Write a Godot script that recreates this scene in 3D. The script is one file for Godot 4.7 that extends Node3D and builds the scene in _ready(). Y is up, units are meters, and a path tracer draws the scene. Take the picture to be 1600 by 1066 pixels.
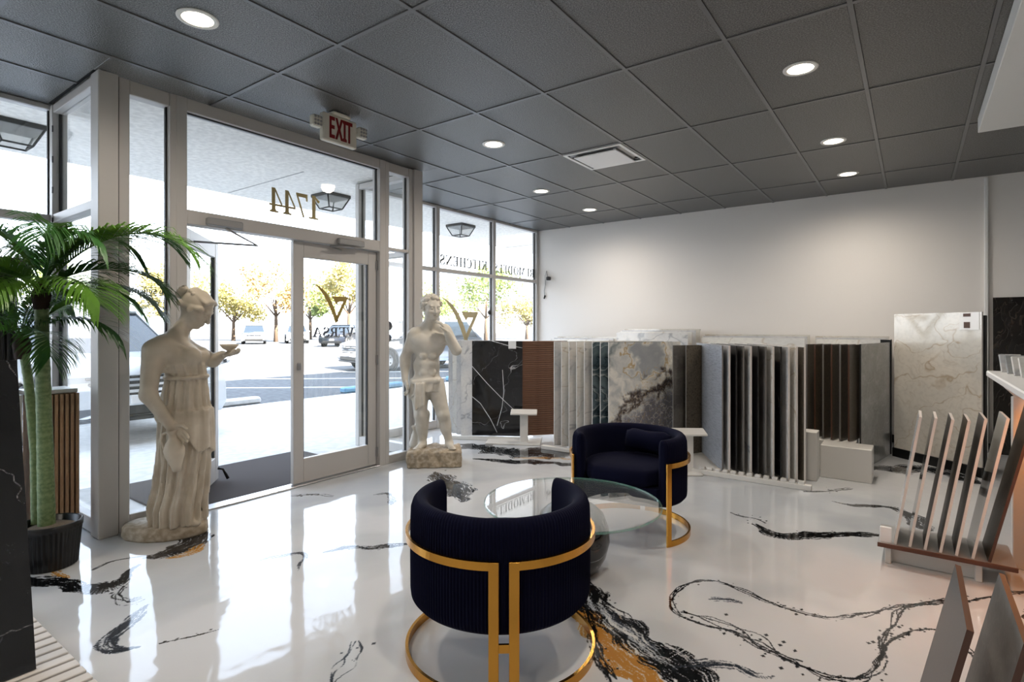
extends Node3D

const CEIL := 2.933
const EYE := 1.318
const YAW := 0.6272
var used := {}
var M := {}
var boxes := {}

# ---------------------------------------------------------------- naming
func numbered(n: String) -> String:
	if not used.has(n):
		used[n] = 0
		return n
	used[n] += 1
	return "%s_%03d" % [n, used[n]]

func tag(o: Node, label: String, category := "", group := "", kind := "") -> Node:
	if label != "": o.set_meta("label", label)
	if category != "": o.set_meta("category", category)
	if group != "": o.set_meta("group", group)
	if kind != "": o.set_meta("kind", kind)
	return o

func thing(called: String, label: String, category: String, at := Vector3.ZERO, turn := 0.0, group := "") -> Node3D:
	var o := Node3D.new()
	o.name = numbered(called)
	add_child(o)
	o.position = at
	o.rotation.y = turn
	tag(o, label, category, group)
	return o

func struct(called: String, label := "", at := Vector3.ZERO, turn := 0.0) -> Node3D:
	var o := Node3D.new()
	o.name = called
	add_child(o)
	o.position = at
	o.rotation.y = turn
	o.set_meta("kind", "structure")
	if label != "": o.set_meta("label", label)
	return o

func mi(called: String, mesh: Mesh, mat: Material, parent: Node = null, at := Vector3.ZERO, b := Basis()) -> MeshInstance3D:
	var o := MeshInstance3D.new()
	o.mesh = mesh
	if mat: o.material_override = mat
	o.transform = Transform3D(b, at)
	if parent == null or parent == self:
		o.name = numbered(called)
		add_child(o)
	else:
		o.name = called
		parent.add_child(o, true)
	return o

func copy(o: Node3D, label: String, at: Vector3, turn: float) -> Node3D:
	var c: Node3D = o.duplicate()
	var base := String(o.name)
	c.name = numbered(base)
	add_child(c)
	c.position = at
	c.rotation.y = turn
	c.set_meta("label", label)
	return c

# ---------------------------------------------------------------- geometry
func new_st(smooth := true) -> SurfaceTool:
	var st := SurfaceTool.new()
	st.begin(Mesh.PRIMITIVE_TRIANGLES)
	st.set_smooth_group(0 if smooth else -1)
	return st

func done(st: SurfaceTool) -> ArrayMesh:
	st.index()
	st.generate_normals()
	return st.commit()

func put(st: SurfaceTool, v: Vector3) -> void:
	st.set_uv(Vector2(v.x + v.z, -v.y))
	st.add_vertex(v)

func quad(st: SurfaceTool, a: Vector3, b: Vector3, c: Vector3, d: Vector3) -> void:
	for v in [a, b, c, a, c, d]:
		put(st, v)

func face(st: SurfaceTool, pts: Array, o: Vector3) -> void:
	var a: Vector3 = pts[0]
	var ctr := Vector3.ZERO
	for p in pts: ctr += p
	ctr /= pts.size()
	var n: Vector3 = (a - pts[2]).cross(a - pts[1])
	var flip := n.dot(ctr - o) < 0.0
	for i in range(1, pts.size() - 1):
		var b: Vector3 = pts[i + 1] if flip else pts[i]
		var c: Vector3 = pts[i] if flip else pts[i + 1]
		put(st, a)
		put(st, b)
		put(st, c)

# a box with chamfered edges, added to st
func add_box(st: SurfaceTool, c: Vector3, size: Vector3, bev := 0.0, bas := Basis()) -> void:
	var h := size / 2.0
	var e := minf(bev, minf(h.x, minf(h.y, h.z)) * 0.9)
	var p := func(v: Vector3) -> Vector3: return c + bas * v
	var signs := [-1.0, 1.0]
	for ax in 3:
		var u := (ax + 1) % 3
		var w := (ax + 2) % 3
		for s in signs:
			var pts := []
			for k in [[-1, -1], [1, -1], [1, 1], [-1, 1]]:
				var v := Vector3()
				v[ax] = s * h[ax]
				v[u] = k[0] * (h[u] - e)
				v[w] = k[1] * (h[w] - e)
				pts.append(p.call(v))
			face(st, pts, c)
		if e > 0.0:
			for s in signs:
				for t in signs:
					var pts := []
					for k in [[0, -1], [0, 1], [1, 1], [1, -1]]:
						var v := Vector3()
						v[ax] = k[1] * (h[ax] - e)
						v[u] = s * (h[u] if k[0] == 0 else h[u] - e)
						v[w] = t * (h[w] - e if k[0] == 0 else h[w])
						pts.append(p.call(v))
					face(st, pts, c)
	if e > 0.0:
		for sx in signs:
			for sy in signs:
				for sz in signs:
					face(st, [p.call(Vector3(sx * h.x, sy * (h.y - e), sz * (h.z - e))), p.call(Vector3(sx * (h.x - e), sy * h.y, sz * (h.z - e))), p.call(Vector3(sx * (h.x - e), sy * (h.y - e), sz * h.z))], c)

func bm(size: Vector3, bev := 0.0) -> ArrayMesh:
	var key := "%.4f %.4f %.4f %.4f" % [size.x, size.y, size.z, bev]
	if not boxes.has(key):
		var st := new_st(false)
		add_box(st, Vector3.ZERO, size, bev)
		boxes[key] = done(st)
	return boxes[key]

func box(called: String, parent: Node, at: Vector3, size: Vector3, mat: Material, bev := 0.0, b := Basis()) -> MeshInstance3D:
	return mi(called, bm(size, bev), mat, parent, at, b)

# box given by its two corners
func span(called: String, parent: Node, lo: Vector3, hi: Vector3, mat: Material, bev := 0.0) -> MeshInstance3D:
	return box(called, parent, (lo + hi) / 2.0, (hi - lo).abs(), mat, bev)

func grid(st: SurfaceTool, rows: Array, closed := false, flip := false) -> void:
	for i in rows.size() - 1:
		var a: PackedVector3Array = rows[i]
		var b: PackedVector3Array = rows[i + 1]
		var n := a.size()
		for j in (n if closed else n - 1):
			var k := (j + 1) % n
			if flip: quad(st, a[j], b[j], b[k], a[k])
			else: quad(st, a[j], a[k], b[k], b[j])

func ring(r: float, y: float, seg: int, rz := -1.0, c := Vector3.ZERO) -> PackedVector3Array:
	var p := PackedVector3Array()
	for j in seg:
		var t := TAU * j / seg
		p.append(c + Vector3(r * cos(t), y, (r if rz < 0 else rz) * sin(t)))
	return p

# profile runs from bottom to top along the outside
func lathe(profile: Array, seg := 32, smooth := true) -> ArrayMesh:
	var st := new_st(smooth)
	var rows := []
	for q in profile: rows.append(ring(maxf(q[0], 0.0004), q[1], seg))
	grid(st, rows, true)
	return done(st)

func add_tube(st: SurfaceTool, pts: Array, radii: Array, seg := 8) -> void:
	var rows := []
	var up := Vector3.UP
	for i in pts.size():
		var d: Vector3 = (pts[mini(i + 1, pts.size() - 1)] - pts[maxi(i - 1, 0)]).normalized()
		var s := d.cross(up)
		if s.length() < 0.05: s = d.cross(Vector3.RIGHT)
		s = s.normalized()
		var t := s.cross(d).normalized()
		up = t
		var r: float = radii[i] if radii.size() > 1 else radii[0]
		var row := PackedVector3Array()
		for j in seg:
			var a := TAU * j / seg
			row.append(pts[i] + (s * cos(a) + t * sin(a)) * r)
		rows.append(row)
	var cap0 := PackedVector3Array()
	var cap1 := PackedVector3Array()
	for j in seg:
		cap0.append(pts[0])
		cap1.append(pts[-1])
	rows.push_front(cap0)
	rows.push_back(cap1)
	grid(st, rows, true, true)

func tube(pts: Array, radii: Array, seg := 8) -> ArrayMesh:
	var st := new_st()
	add_tube(st, pts, radii, seg)
	return done(st)

# outline in x,y pushed from z0 to z1
func prism(poly: PackedVector2Array, z0: float, z1: float) -> ArrayMesh:
	var st := new_st(false)
	if Geometry2D.is_polygon_clockwise(poly): poly.reverse()
	var idx := Geometry2D.triangulate_polygon(poly)
	for i in range(0, idx.size(), 3):
		var a := poly[idx[i]]
		var b := poly[idx[i + 1]]
		var c := poly[idx[i + 2]]
		if (b - a).cross(c - a) < 0:
			var t := b
			b = c
			c = t
		for v in [a, c, b]: put(st, Vector3(v.x, v.y, z1))
		for v in [a, b, c]: put(st, Vector3(v.x, v.y, z0))
	for i in poly.size():
		var a := poly[i]
		var b := poly[(i + 1) % poly.size()]
		quad(st, Vector3(a.x, a.y, z1), Vector3(b.x, b.y, z1), Vector3(b.x, b.y, z0), Vector3(a.x, a.y, z0))
	return done(st)

# a tile slab standing on its long edge: width along x from 0 to w, height along y, thickness t about z; surface 0 face, surface 1 edges
func slab_mesh(w: float, h: float, t: float) -> ArrayMesh:
	var key := "slab %.3f %.3f %.3f" % [w, h, t]
	if boxes.has(key): return boxes[key]
	var st := new_st(false)
	for s in [1.0, -1.0]:
		var z: float = s * t / 2.0
		var p := [[0.0, 0.0], [w, 0.0], [w, h], [0.0, h]]
		for k in ([0, 2, 1, 0, 3, 2] if s > 0 else [0, 1, 2, 0, 2, 3]):
			st.set_uv(Vector2(p[k][0] / w, 1.0 - p[k][1] / h))
			st.add_vertex(Vector3(p[k][0], p[k][1], z))
	st.generate_normals()
	var m := st.commit()
	var e := new_st(false)
	var o := Vector3(w / 2, h / 2, 0)
	var z := t / 2.0
	face(e, [Vector3(0, 0, -z), Vector3(0, h, -z), Vector3(0, h, z), Vector3(0, 0, z)], o)
	face(e, [Vector3(w, 0, -z), Vector3(w, h, -z), Vector3(w, h, z), Vector3(w, 0, z)], o)
	face(e, [Vector3(0, h, -z), Vector3(w, h, -z), Vector3(w, h, z), Vector3(0, h, z)], o)
	face(e, [Vector3(0, 0, -z), Vector3(w, 0, -z), Vector3(w, 0, z), Vector3(0, 0, z)], o)
	e.generate_normals()
	e.commit(m)
	boxes[key] = m
	return m

func slab(called: String, parent: Node, at: Vector3, b: Basis, w: float, h: float, t: float, fm: Material, em: Material) -> MeshInstance3D:
	var o := mi(called, slab_mesh(w, h, t), null, parent, at, b)
	o.set_surface_override_material(0, fm)
	o.set_surface_override_material(1, em)
	return o

func turned(deg_y: float) -> Basis: return Basis(Vector3.UP, deg_to_rad(deg_y))

# ---------------------------------------------------------------- a distance field meshed as surface nets
class Field:
	var o: Vector3
	var h: float
	var n: Vector3i
	var v: PackedFloat32Array
	func _init(lo: Vector3, hi: Vector3, cell: float) -> void:
		o = lo
		h = cell
		n = Vector3i(((hi - lo) / cell).ceil()) + Vector3i.ONE
		v.resize(n.x * n.y * n.z)
		v.fill(1.0)
	func bounds(lo: Vector3, hi: Vector3) -> Array:
		var a := Vector3i(((lo - o) / h).floor()).clamp(Vector3i.ZERO, n - Vector3i.ONE)
		var b := Vector3i(((hi - o) / h).ceil()).clamp(Vector3i.ZERO, n - Vector3i.ONE)
		return [a, b]
	func cap(a: Vector3, b: Vector3, ra: float, rb: float, k := 0.03) -> void:
		var m := maxf(ra, rb) + k + 2.0 * h
		var q := bounds(a.min(b) - Vector3.ONE * m, a.max(b) + Vector3.ONE * m)
		var ab := b - a
		var l2 := maxf(ab.length_squared(), 1e-9)
		for z in range(q[0].z, q[1].z + 1):
			for y in range(q[0].y, q[1].y + 1):
				var i: int = (z * n.y + y) * n.x + q[0].x
				var p := o + Vector3(q[0].x, y, z) * h
				for x in range(q[0].x, q[1].x + 1):
					var t := clampf((p - a).dot(ab) / l2, 0.0, 1.0)
					var d := p.distance_to(a + ab * t) - lerpf(ra, rb, t)
					var w := maxf(k - absf(d - v[i]), 0.0)
					v[i] = minf(d, v[i]) - w * w / (4.0 * k)
					i += 1
					p.x += h
	func ell(c: Vector3, r: Vector3, bas := Basis(), k := 0.03, cut := false) -> void:
		var big := maxf(r.x, maxf(r.y, r.z)) + k + 2.0 * h
		var q := bounds(c - Vector3.ONE * big, c + Vector3.ONE * big)
		var inv := bas.transposed()
		var low := minf(r.x, minf(r.y, r.z))
		for z in range(q[0].z, q[1].z + 1):
			for y in range(q[0].y, q[1].y + 1):
				var i: int = (z * n.y + y) * n.x + q[0].x
				for x in range(q[0].x, q[1].x + 1):
					var p := inv * (o + Vector3(x, y, z) * h - c)
					var u := p / r
					var k0 := u.length()
					var k1 := (u / r).length()
					var d := k0 * (k0 - 1.0) / k1 if k1 > 1e-6 else -low
					if cut:
						d = -d
						var w := maxf(k - absf(d - v[i]), 0.0)
						v[i] = maxf(d, v[i]) + w * w / (4.0 * k)
					else:
						var w := maxf(k - absf(d - v[i]), 0.0)
						v[i] = minf(d, v[i]) - w * w / (4.0 * k)
					i += 1
	func shape(lo: Vector3, hi: Vector3, dist: Callable, k := 0.02) -> void:
		var q := bounds(lo, hi)
		for z in range(q[0].z, q[1].z + 1):
			for y in range(q[0].y, q[1].y + 1):
				var i: int = (z * n.y + y) * n.x + q[0].x
				for x in range(q[0].x, q[1].x + 1):
					var d: float = dist.call(o + Vector3(x, y, z) * h)
					var w := maxf(k - absf(d - v[i]), 0.0)
					v[i] = minf(d, v[i]) - w * w / (4.0 * k)
					i += 1
	func emit(st: SurfaceTool, first: int) -> int:
		var ids := {}
		var sx := 1
		var sy := n.x
		var sz := n.x * n.y
		var off := [0, sx, sy, sx + sy, sz, sz + sx, sz + sy, sz + sx + sy]
		var at := [Vector3(0, 0, 0), Vector3(1, 0, 0), Vector3(0, 1, 0), Vector3(1, 1, 0), Vector3(0, 0, 1), Vector3(1, 0, 1), Vector3(0, 1, 1), Vector3(1, 1, 1)]
		var edges := [[0, 1], [2, 3], [4, 5], [6, 7], [0, 2], [1, 3], [4, 6], [5, 7], [0, 4], [1, 5], [2, 6], [3, 7]]
		var count := first
		for z in n.z - 1:
			for y in n.y - 1:
				var i := z * sz + y * sy
				for x in n.x - 1:
					if absf(v[i]) < 2.5 * h:
						var mask := 0
						for c in 8:
							if v[i + off[c]] < 0.0: mask |= 1 << c
						if mask != 0 and mask != 255:
							var s := Vector3.ZERO
							var m := 0
							for e in edges:
								var a: float = v[i + off[e[0]]]
								var b: float = v[i + off[e[1]]]
								if (a < 0.0) != (b < 0.0):
									s += at[e[0]].lerp(at[e[1]], a / (a - b))
									m += 1
							var p := o + (Vector3(x, y, z) + s / m) * h
							var g := Vector3(v[i + sx] - v[i] + v[i + sx + sy + sz] - v[i + sy + sz], v[i + sy] - v[i] + v[i + sx + sy + sz] - v[i + sx + sz], v[i + sz] - v[i] + v[i + sx + sy + sz] - v[i + sx + sy])
							st.set_normal(g.normalized())
							st.add_vertex(p)
							ids[i] = count
							count += 1
					i += 1
		for i in ids:
			var inside := v[i] < 0.0
			for ax in [[sx, sy, sz], [sy, sz, sx], [sz, sx, sy]]:
				if inside != (v[i + ax[0]] < 0.0):
					var a: int = ids.get(i, -1)
					var b: int = ids.get(i - ax[1], -1)
					var c: int = ids.get(i - ax[1] - ax[2], -1)
					var d: int = ids.get(i - ax[2], -1)
					if b >= 0 and c >= 0 and d >= 0:
						for k in ([a, b, c, a, c, d] if not inside else [a, c, b, a, d, c]): st.add_index(k)
		return count

# ---------------------------------------------------------------- materials
func mat(key: String, c: Color, rough := 0.5, metal := 0.0) -> StandardMaterial3D:
	var m := StandardMaterial3D.new()
	m.resource_name = key
	m.albedo_color = c
	m.roughness = rough
	m.metallic = metal
	M[key] = m
	return m

func noise(sd: int, freq: float, oct := 4, type := FastNoiseLite.TYPE_SIMPLEX_SMOOTH) -> FastNoiseLite:
	var f := FastNoiseLite.new()
	f.seed = sd
	f.noise_type = type
	f.frequency = freq
	f.fractal_type = FastNoiseLite.FRACTAL_FBM
	f.fractal_octaves = oct
	return f

func noise_tex(sd: int, freq: float, ramp: Array, size := 256, normal := 0.0, oct := 4) -> NoiseTexture2D:
	var t := NoiseTexture2D.new()
	t.width = size
	t.height = size
	t.seamless = true
	t.noise = noise(sd, freq, oct)
	if normal > 0.0:
		t.as_normal_map = true
		t.bump_strength = normal
	elif ramp.size():
		var g := Gradient.new()
		g.offsets = PackedFloat32Array()
		g.colors = PackedColorArray()
		var off := PackedFloat32Array()
		var col := PackedColorArray()
		for r in ramp:
			off.append(r[0])
			col.append(r[1])
		g.offsets = off
		g.colors = col
		t.color_ramp = g
	return t

func speckled(key: String, a: Color, b: Color, sd: int, freq: float, scale: float, rough: float, metal := 0.0) -> StandardMaterial3D:
	var m := mat(key, Color.WHITE, rough, metal)
	m.albedo_texture = noise_tex(sd, freq, [[0.25, a], [0.75, b]])
	m.uv1_triplanar = true
	m.uv1_scale = Vector3.ONE * scale
	return m

func grey(v: float) -> Color: return Color(v, v, v)

# veined stone, 192 x 384; veins: list of [frequency, strength, sharpness, colour, slant]
func stone(key: String, base: Color, cloud: Color, veins: Array, sd: int, rough := 0.12, w := 192, h := 384) -> StandardMaterial3D:
	var im := Image.create(w, h, false, Image.FORMAT_RGB8)
	var c := noise(sd, 0.006, 4)
	var warp := noise(sd + 1, 0.009, 4)
	var fine := noise(sd + 2, 0.08, 2)
	var vn := []
	for i in veins.size(): vn.append(noise(sd + 10 + i, veins[i][0], 3))
	for y in h:
		for x in w:
			var px := x + 28.0 * warp.get_noise_2d(x, y)
			var py := y + 28.0 * warp.get_noise_2d(x + 500, y)
			var col := base.lerp(cloud, clampf(0.5 + 1.3 * c.get_noise_2d(px, py), 0, 1))
			for i in veins.size():
				var vv: Array = veins[i]
				var s: float = vv[4]
				var n: float = absf(vn[i].get_noise_2d(px + s * py, (py - s * px) * 0.6))
				var k: float = clampf(1.0 - n * vv[2], 0, 1)
				col = col.lerp(vv[3], k * k * vv[1])
			col = col.lightened(0.04 * maxf(fine.get_noise_2d(x, y), 0)).darkened(0.05 * maxf(-fine.get_noise_2d(x, y), 0))
			im.set_pixel(x, y, col)
	var m := mat(key, Color.WHITE, rough)
	m.albedo_texture = ImageTexture.create_from_image(im)
	return m

# stripes along or across a slab: list of colours mixed by a stretched noise
func striped(key: String, cols: Array, sd: int, fx: float, fy: float, rough := 0.3, w := 128, h := 256) -> StandardMaterial3D:
	var im := Image.create(w, h, false, Image.FORMAT_RGB8)
	var c := noise(sd, 1.0, 4)
	for y in h:
		for x in w:
			var t := clampf(0.5 + 0.9 * c.get_noise_2d(x * fx, y * fy), 0, 0.999) * (cols.size() - 1)
			var i := int(t)
			im.set_pixel(x, y, (cols[i] as Color).lerp(cols[i + 1], t - i))
	var m := mat(key, Color.WHITE, rough)
	m.albedo_texture = ImageTexture.create_from_image(im)
	return m

func agate() -> StandardMaterial3D:
	var w := 320
	var h := 400
	var im := Image.create(w, h, false, Image.FORMAT_RGB8)
	var a := noise(71, 0.010, 4)
	var b := noise(72, 0.016, 4)
	var c := noise(73, 0.045, 3)
	for y in h:
		for x in w:
			var u := float(x) / w
			var v := float(y) / h
			var wx := 0.16 * a.get_noise_2d(x, y)
			var wy := 0.16 * a.get_noise_2d(x + 300, y + 100)
			var n := b.get_noise_2d(x + 200.0 * wx, y + 200.0 * wy)
			var col := Color(0.86, 0.85, 0.82).lerp(Color(0.70, 0.71, 0.71), clampf(0.5 + 1.2 * n, 0, 1))
			# grey blue pool at the top
			var p1 := Vector2((u + wx - 0.5) * 1.1, (v + wy - 0.12) * 1.7).length()
			col = col.lerp(Color(0.56, 0.58, 0.60), clampf((0.30 - p1) * 9.0, 0, 0.8))
			col = col.lerp(Color(0.62, 0.50, 0.30), clampf(1.0 - absf(p1 - 0.315) * 50.0, 0, 1) * 0.7)
			# dark brown ridge that climbs from lower left to the right
			var ridge := 0.70 - 0.36 * sin(u * 1.7) + wy * 0.9
			var d := v - ridge
			col = col.lerp(Color(0.20, 0.17, 0.17), clampf(1.0 - absf(d - 0.05 + 0.12 * n) * 12.0, 0, 1) * 0.95)
			col = col.lerp(Color(0.40, 0.40, 0.44), clampf((d - 0.10) * 9.0, 0, 0.85))
			var ln := absf(c.get_noise_2d(x + 60.0 * wx, y + 60.0 * wy))
			if d > -0.12: col = col.lerp(Color(0.72, 0.60, 0.38), clampf(1.0 - ln * 14.0, 0, 1) * 0.6)
			if d > 0.06: col = col.lerp(Color(0.82, 0.80, 0.76), clampf(1.0 - absf(c.get_noise_2d(x * 0.6, y * 0.6)) * 9.0, 0, 1) * 0.7)
			# corner strokes
			col = col.lerp(Color(0.30, 0.36, 0.38), clampf(1.0 - absf(u + v * 0.7 + wx - 0.16) * 14.0, 0, 1) * 0.6)
			im.set_pixel(x, y, col)
	var m := mat("agate_stone", Color.WHITE, 0.1)
	m.albedo_texture = ImageTexture.create_from_image(im)
	return m

func glass(key: String, c: Color, alpha: float) -> StandardMaterial3D:
	var m := mat(key, Color(c.r, c.g, c.b, alpha), 0.0)
	m.transparency = BaseMaterial3D.TRANSPARENCY_ALPHA
	return m

func glow(key: String, c: Color, e: float) -> StandardMaterial3D:
	var m := mat(key, c, 0.4)
	m.emission_enabled = true
	m.emission = c
	m.emission_energy_multiplier = e
	return m

# ---------------------------------------------------------------- the poured floor with its brushed ink
const FX0 := -5.2
const FZ0 := -8.0
const FW := 7.6
const FD := 9.6
var fim: Image

func dab(x: float, z: float, c: Color, a: float) -> void:
	var u := int((x - FX0) / FW * 2048.0)
	var v := int((z - FZ0) / FD * 2048.0)
	if u < 0 or v < 0 or u > 2047 or v > 2047 or a <= 0.0: return
	fim.set_pixel(u, v, fim.get_pixel(u, v).lerp(c, minf(a, 1.0)))

func smooth_path(pts: Array, step := 0.003) -> Array:
	var cv := Curve2D.new()
	for i in pts.size():
		var p := Vector2(pts[i][0], pts[i][1])
		var q := Vector2(pts[mini(i + 1, pts.size() - 1)][0], pts[mini(i + 1, pts.size() - 1)][1])
		var r := Vector2(pts[maxi(i - 1, 0)][0], pts[maxi(i - 1, 0)][1])
		var t := (q - r) / 6.0
		cv.add_point(p, -t, t)
	cv.bake_interval = 0.02
	var out := []
	var l := cv.get_baked_length()
	var k := 0.0
	while k < l:
		out.append(cv.sample_baked(k))
		k += step
	return out

# a dry brush: lanes of uneven ink along a path
func brush(pts: Array, width: float, col: Color, cover: float, sd: int, taper := true) -> void:
	var p := smooth_path(pts)
	var f := noise(sd, 1.0, 3)
	var edge := noise(sd + 1, 1.0, 3)
	for i in p.size() - 1:
		var s := i * 0.003
		var d: Vector2 = (p[i + 1] - p[i]).normalized()
		var nrm := Vector2(-d.y, d.x)
		var t := float(i) / p.size()
		var w := width * (1.0 + 0.7 * edge.get_noise_2d(s * 3.0, 0.0)) * (minf(1.0, 4.0 * minf(t, 1.0 - t) + 0.12) if taper else 1.0)
		var o := -w / 2.0
		while o <= w / 2.0:
			var shift := 0.25 * width * edge.get_noise_2d(s * 4.0, 40.0)
			var n := f.get_noise_2d(s * 5.0, o * 70.0) + 0.4 * f.get_noise_2d(s * 30.0, o * 160.0 + 50.0)
			var fall := 1.0 - pow(absf(o) / (w / 2.0 + 0.001), 2.0)
			var a := clampf((n + cover - 0.5 + 0.5 * fall) * 3.0, 0.0, 1.0)
			var q: Vector2 = p[i] + nrm * (o + shift)
			dab(q.x, q.y, col, a)
			o += 0.0034

# dripped threads: several fine lines that wander round a path, with drops beside them
func threads(pts: Array, count: int, spread: float, col: Color, sd: int, drops := 1.0) -> void:
	var p := smooth_path(pts, 0.002)
	var rng := RandomNumberGenerator.new()
	rng.seed = sd
	for k in count:
		var f := noise(sd + k * 7, 1.0, 3)
		var thick := rng.randf_range(0.0, 0.004)
		for i in p.size() - 1:
			var s := i * 0.002
			var d: Vector2 = (p[i + 1] - p[i]).normalized()
			var q: Vector2 = p[i] + Vector2(-d.y, d.x) * spread * 1.6 * f.get_noise_2d(s * 2.2, k * 9.0)
			var a := clampf(0.75 + 1.4 * f.get_noise_2d(s * 9.0, 77.0), 0.0, 1.0)
			dab(q.x, q.y, col, a)
			if f.get_noise_2d(s * 14.0, 31.0) > 0.18:
				dab(q.x + thick, q.y + 0.003, col, a * 0.8)
				dab(q.x - 0.003, q.y + thick, col, a * 0.6)
	for i in int(p.size() * 0.05 * drops):
		var b: Vector2 = p[rng.randi() % p.size()]
		var q := b + Vector2(rng.randfn(0, spread), rng.randfn(0, spread))
		var r := rng.randi_range(0, 2)
		for dx in range(-r, r + 1):
			for dy in range(-r, r + 1):
				if dx * dx + dy * dy <= r * r: dab(q.x + dx * 0.0034, q.y + dy * 0.0042, col, 0.85)

func floor_texture() -> ImageTexture:
	var small := Image.create(256, 256, false, Image.FORMAT_RGB8)
	var c := noise(5, 0.012, 4)
	var w := noise(6, 0.02, 3)
	for y in 256:
		for x in 256:
			var n := c.get_noise_2d(x + 30.0 * w.get_noise_2d(x, y), y + 30.0 * w.get_noise_2d(x + 90, y))
			small.set_pixel(x, y, Color(0.775, 0.78, 0.785).lerp(Color(0.68, 0.695, 0.71), clampf(0.4 + 1.4 * n, 0, 1)))
	small.resize(2048, 2048, Image.INTERPOLATE_CUBIC)
	fim = small
	var ink := Color(0.035, 0.04, 0.05)
	var slate := Color(0.17, 0.19, 0.22)
	var gold := Color(0.66, 0.46, 0.20)
	brush([[-1.30, -2.36], [-1.08, -2.16], [-0.94, -2.05], [-0.79, -1.97], [-0.66, -1.90]], 0.17, gold, 0.62, 1)
	brush([[-1.45, -2.55], [-1.27, -2.39], [-1.05, -2.25], [-0.91, -2.17], [-0.78, -2.13], [-0.68, -2.07], [-0.5, -1.93]], 0.17, ink, 0.52, 2, false)
	brush([[-1.20, -2.36], [-1.0, -2.24], [-0.84, -2.17]], 0.07, slate, 0.4, 3)
	brush([[-1.25, -2.33], [-1.12, -2.13], [-1.02, -2.0], [-0.9, -1.88]], 0.05, ink, 0.30, 4)
	brush([[-1.35, -2.48], [-1.16, -2.31], [-0.95, -2.20], [-0.74, -2.10]], 0.10, Color(0.62, 0.64, 0.66), 0.08, 41)
	brush([[-1.22, -2.40], [-1.0, -2.21], [-0.8, -2.10]], 0.16, Color(0.78, 0.78, 0.77), -0.06, 42)
	threads([[-1.21, -2.27], [-1.1, -2.12], [-1.0, -1.99], [-0.9, -1.91]], 3, 0.03, ink, 5, 1.5)
	threads([[-1.35, -2.5], [-1.2, -2.42], [-1.0, -2.3]], 3, 0.04, ink, 6, 1.5)
	threads([[0.6, -3.9], [0.34, -3.62], [0.13, -3.38], [-0.05, -3.2], [-0.19, -3.01], [-0.29, -2.9], [-0.41, -2.87], [-0.57, -2.89], [-0.73, -2.95], [-0.87, -2.93], [-0.95, -2.79], [-0.95, -2.62], [-0.87, -2.51], [-0.74, -2.5], [-0.62, -2.51], [-0.48, -2.44], [-0.39, -2.41], [-0.34, -2.41], [-0.26, -2.39], [-0.15, -2.46], [-0.1, -2.68], [-0.1, -2.82], [-0.05, -3.13], [0.02, -3.28], [0.13, -3.42]], 4, 0.022, ink, 7, 1.2)
	threads([[-0.87, -2.55], [-0.62, -2.53], [-0.48, -2.47], [-0.36, -2.42]], 3, 0.05, ink, 8, 2.5)
	threads([[-0.12, -2.59], [-0.09, -2.79], [-0.03, -2.93], [0.05, -3.03], [0.12, -3.03], [0.21, -2.88]], 3, 0.015, ink, 9, 2.0)
	brush([[-0.76, -2.10], [-0.58, -2.25], [-0.49, -2.24], [-0.42, -2.28]], 0.07, slate, 0.22, 10)
	brush([[-0.80, -2.73], [-0.72, -2.79], [-0.66, -2.80]], 0.06, slate, 0.12, 11)
	threads([[-1.06, -4.12], [-0.98, -4.08], [-0.88, -4.08], [-0.80, -4.04]], 3, 0.03, ink, 12, 1.5)
	brush([[-0.86, -3.97], [-0.71, -3.84], [-0.58, -3.9], [-0.46, -4.03], [-0.26, -4.18], [-0.12, -4.26]], 0.10, ink, 0.55, 13)
	threads([[-0.86, -3.99], [-0.71, -3.84], [-0.58, -3.9], [-0.46, -4.03], [-0.26, -4.2]], 2, 0.05, ink, 14, 1.0)
	brush([[-0.50, -4.83], [-0.35, -4.83], [-0.17, -4.92], [-0.06, -4.88], [0.03, -4.66]], 0.07, ink, 0.45, 15)
	brush([[-0.06, -4.9], [0.04, -4.62], [0.10, -4.5]], 0.16, slate, 0.5, 16)
	brush([[-0.4, -6.1], [-0.13, -6.28], [0.05, -6.5], [0.25, -6.4], [0.5, -6.1]], 0.24, ink, 0.45, 17)
	threads([[-0.72, -5.0], [-0.56, -5.1], [-0.42, -5.33]], 4, 0.03, ink, 18, 1.0)
	brush([[-4.2, -4.75], [-3.68, -4.72], [-3.39, -4.78], [-3.1, -5.0], [-2.7, -5.2]], 0.42, ink, 0.5, 19)
	brush([[-3.6, -4.3], [-3.2, -4.42], [-2.99, -4.56], [-2.5, -4.7]], 0.16, ink, 0.5, 20)
	brush([[-3.3, -4.55], [-3.0, -4.75], [-2.7, -4.9]], 0.10, gold, 0.1, 21)
	brush([[-3.55, -3.64], [-3.24, -3.52], [-2.99, -3.35], [-2.74, -3.2]], 0.26, slate, 0.42, 22)
	brush([[-3.3, -3.5], [-3.1, -3.42], [-2.8, -3.22]], 0.13, ink, 0.25, 23)
	threads([[-3.55, -3.7], [-3.3, -3.55], [-3.0, -3.4]], 3, 0.08, ink, 24, 1.0)
	brush([[-3.9, -0.80], [-3.73, -0.87], [-3.55, -0.95], [-3.37, -1.02], [-3.32, -1.10], [-3.4, -1.18], [-3.5, -1.28]], 0.11, ink, 0.6, 25)
	brush([[-3.95, -0.92], [-3.75, -0.97], [-3.6, -1.0]], 0.06, gold, 0.3, 26)
	threads([[-3.62, -1.10], [-3.66, -1.20], [-3.62, -1.3], [-3.54, -1.42]], 3, 0.012, ink, 27, 0.5)
	brush([[-3.55, -1.32], [-3.52, -1.45], [-3.58, -1.58], [-3.74, -1.76]], 0.16, Color(0.12, 0.12, 0.13), 0.6, 28)
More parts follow.
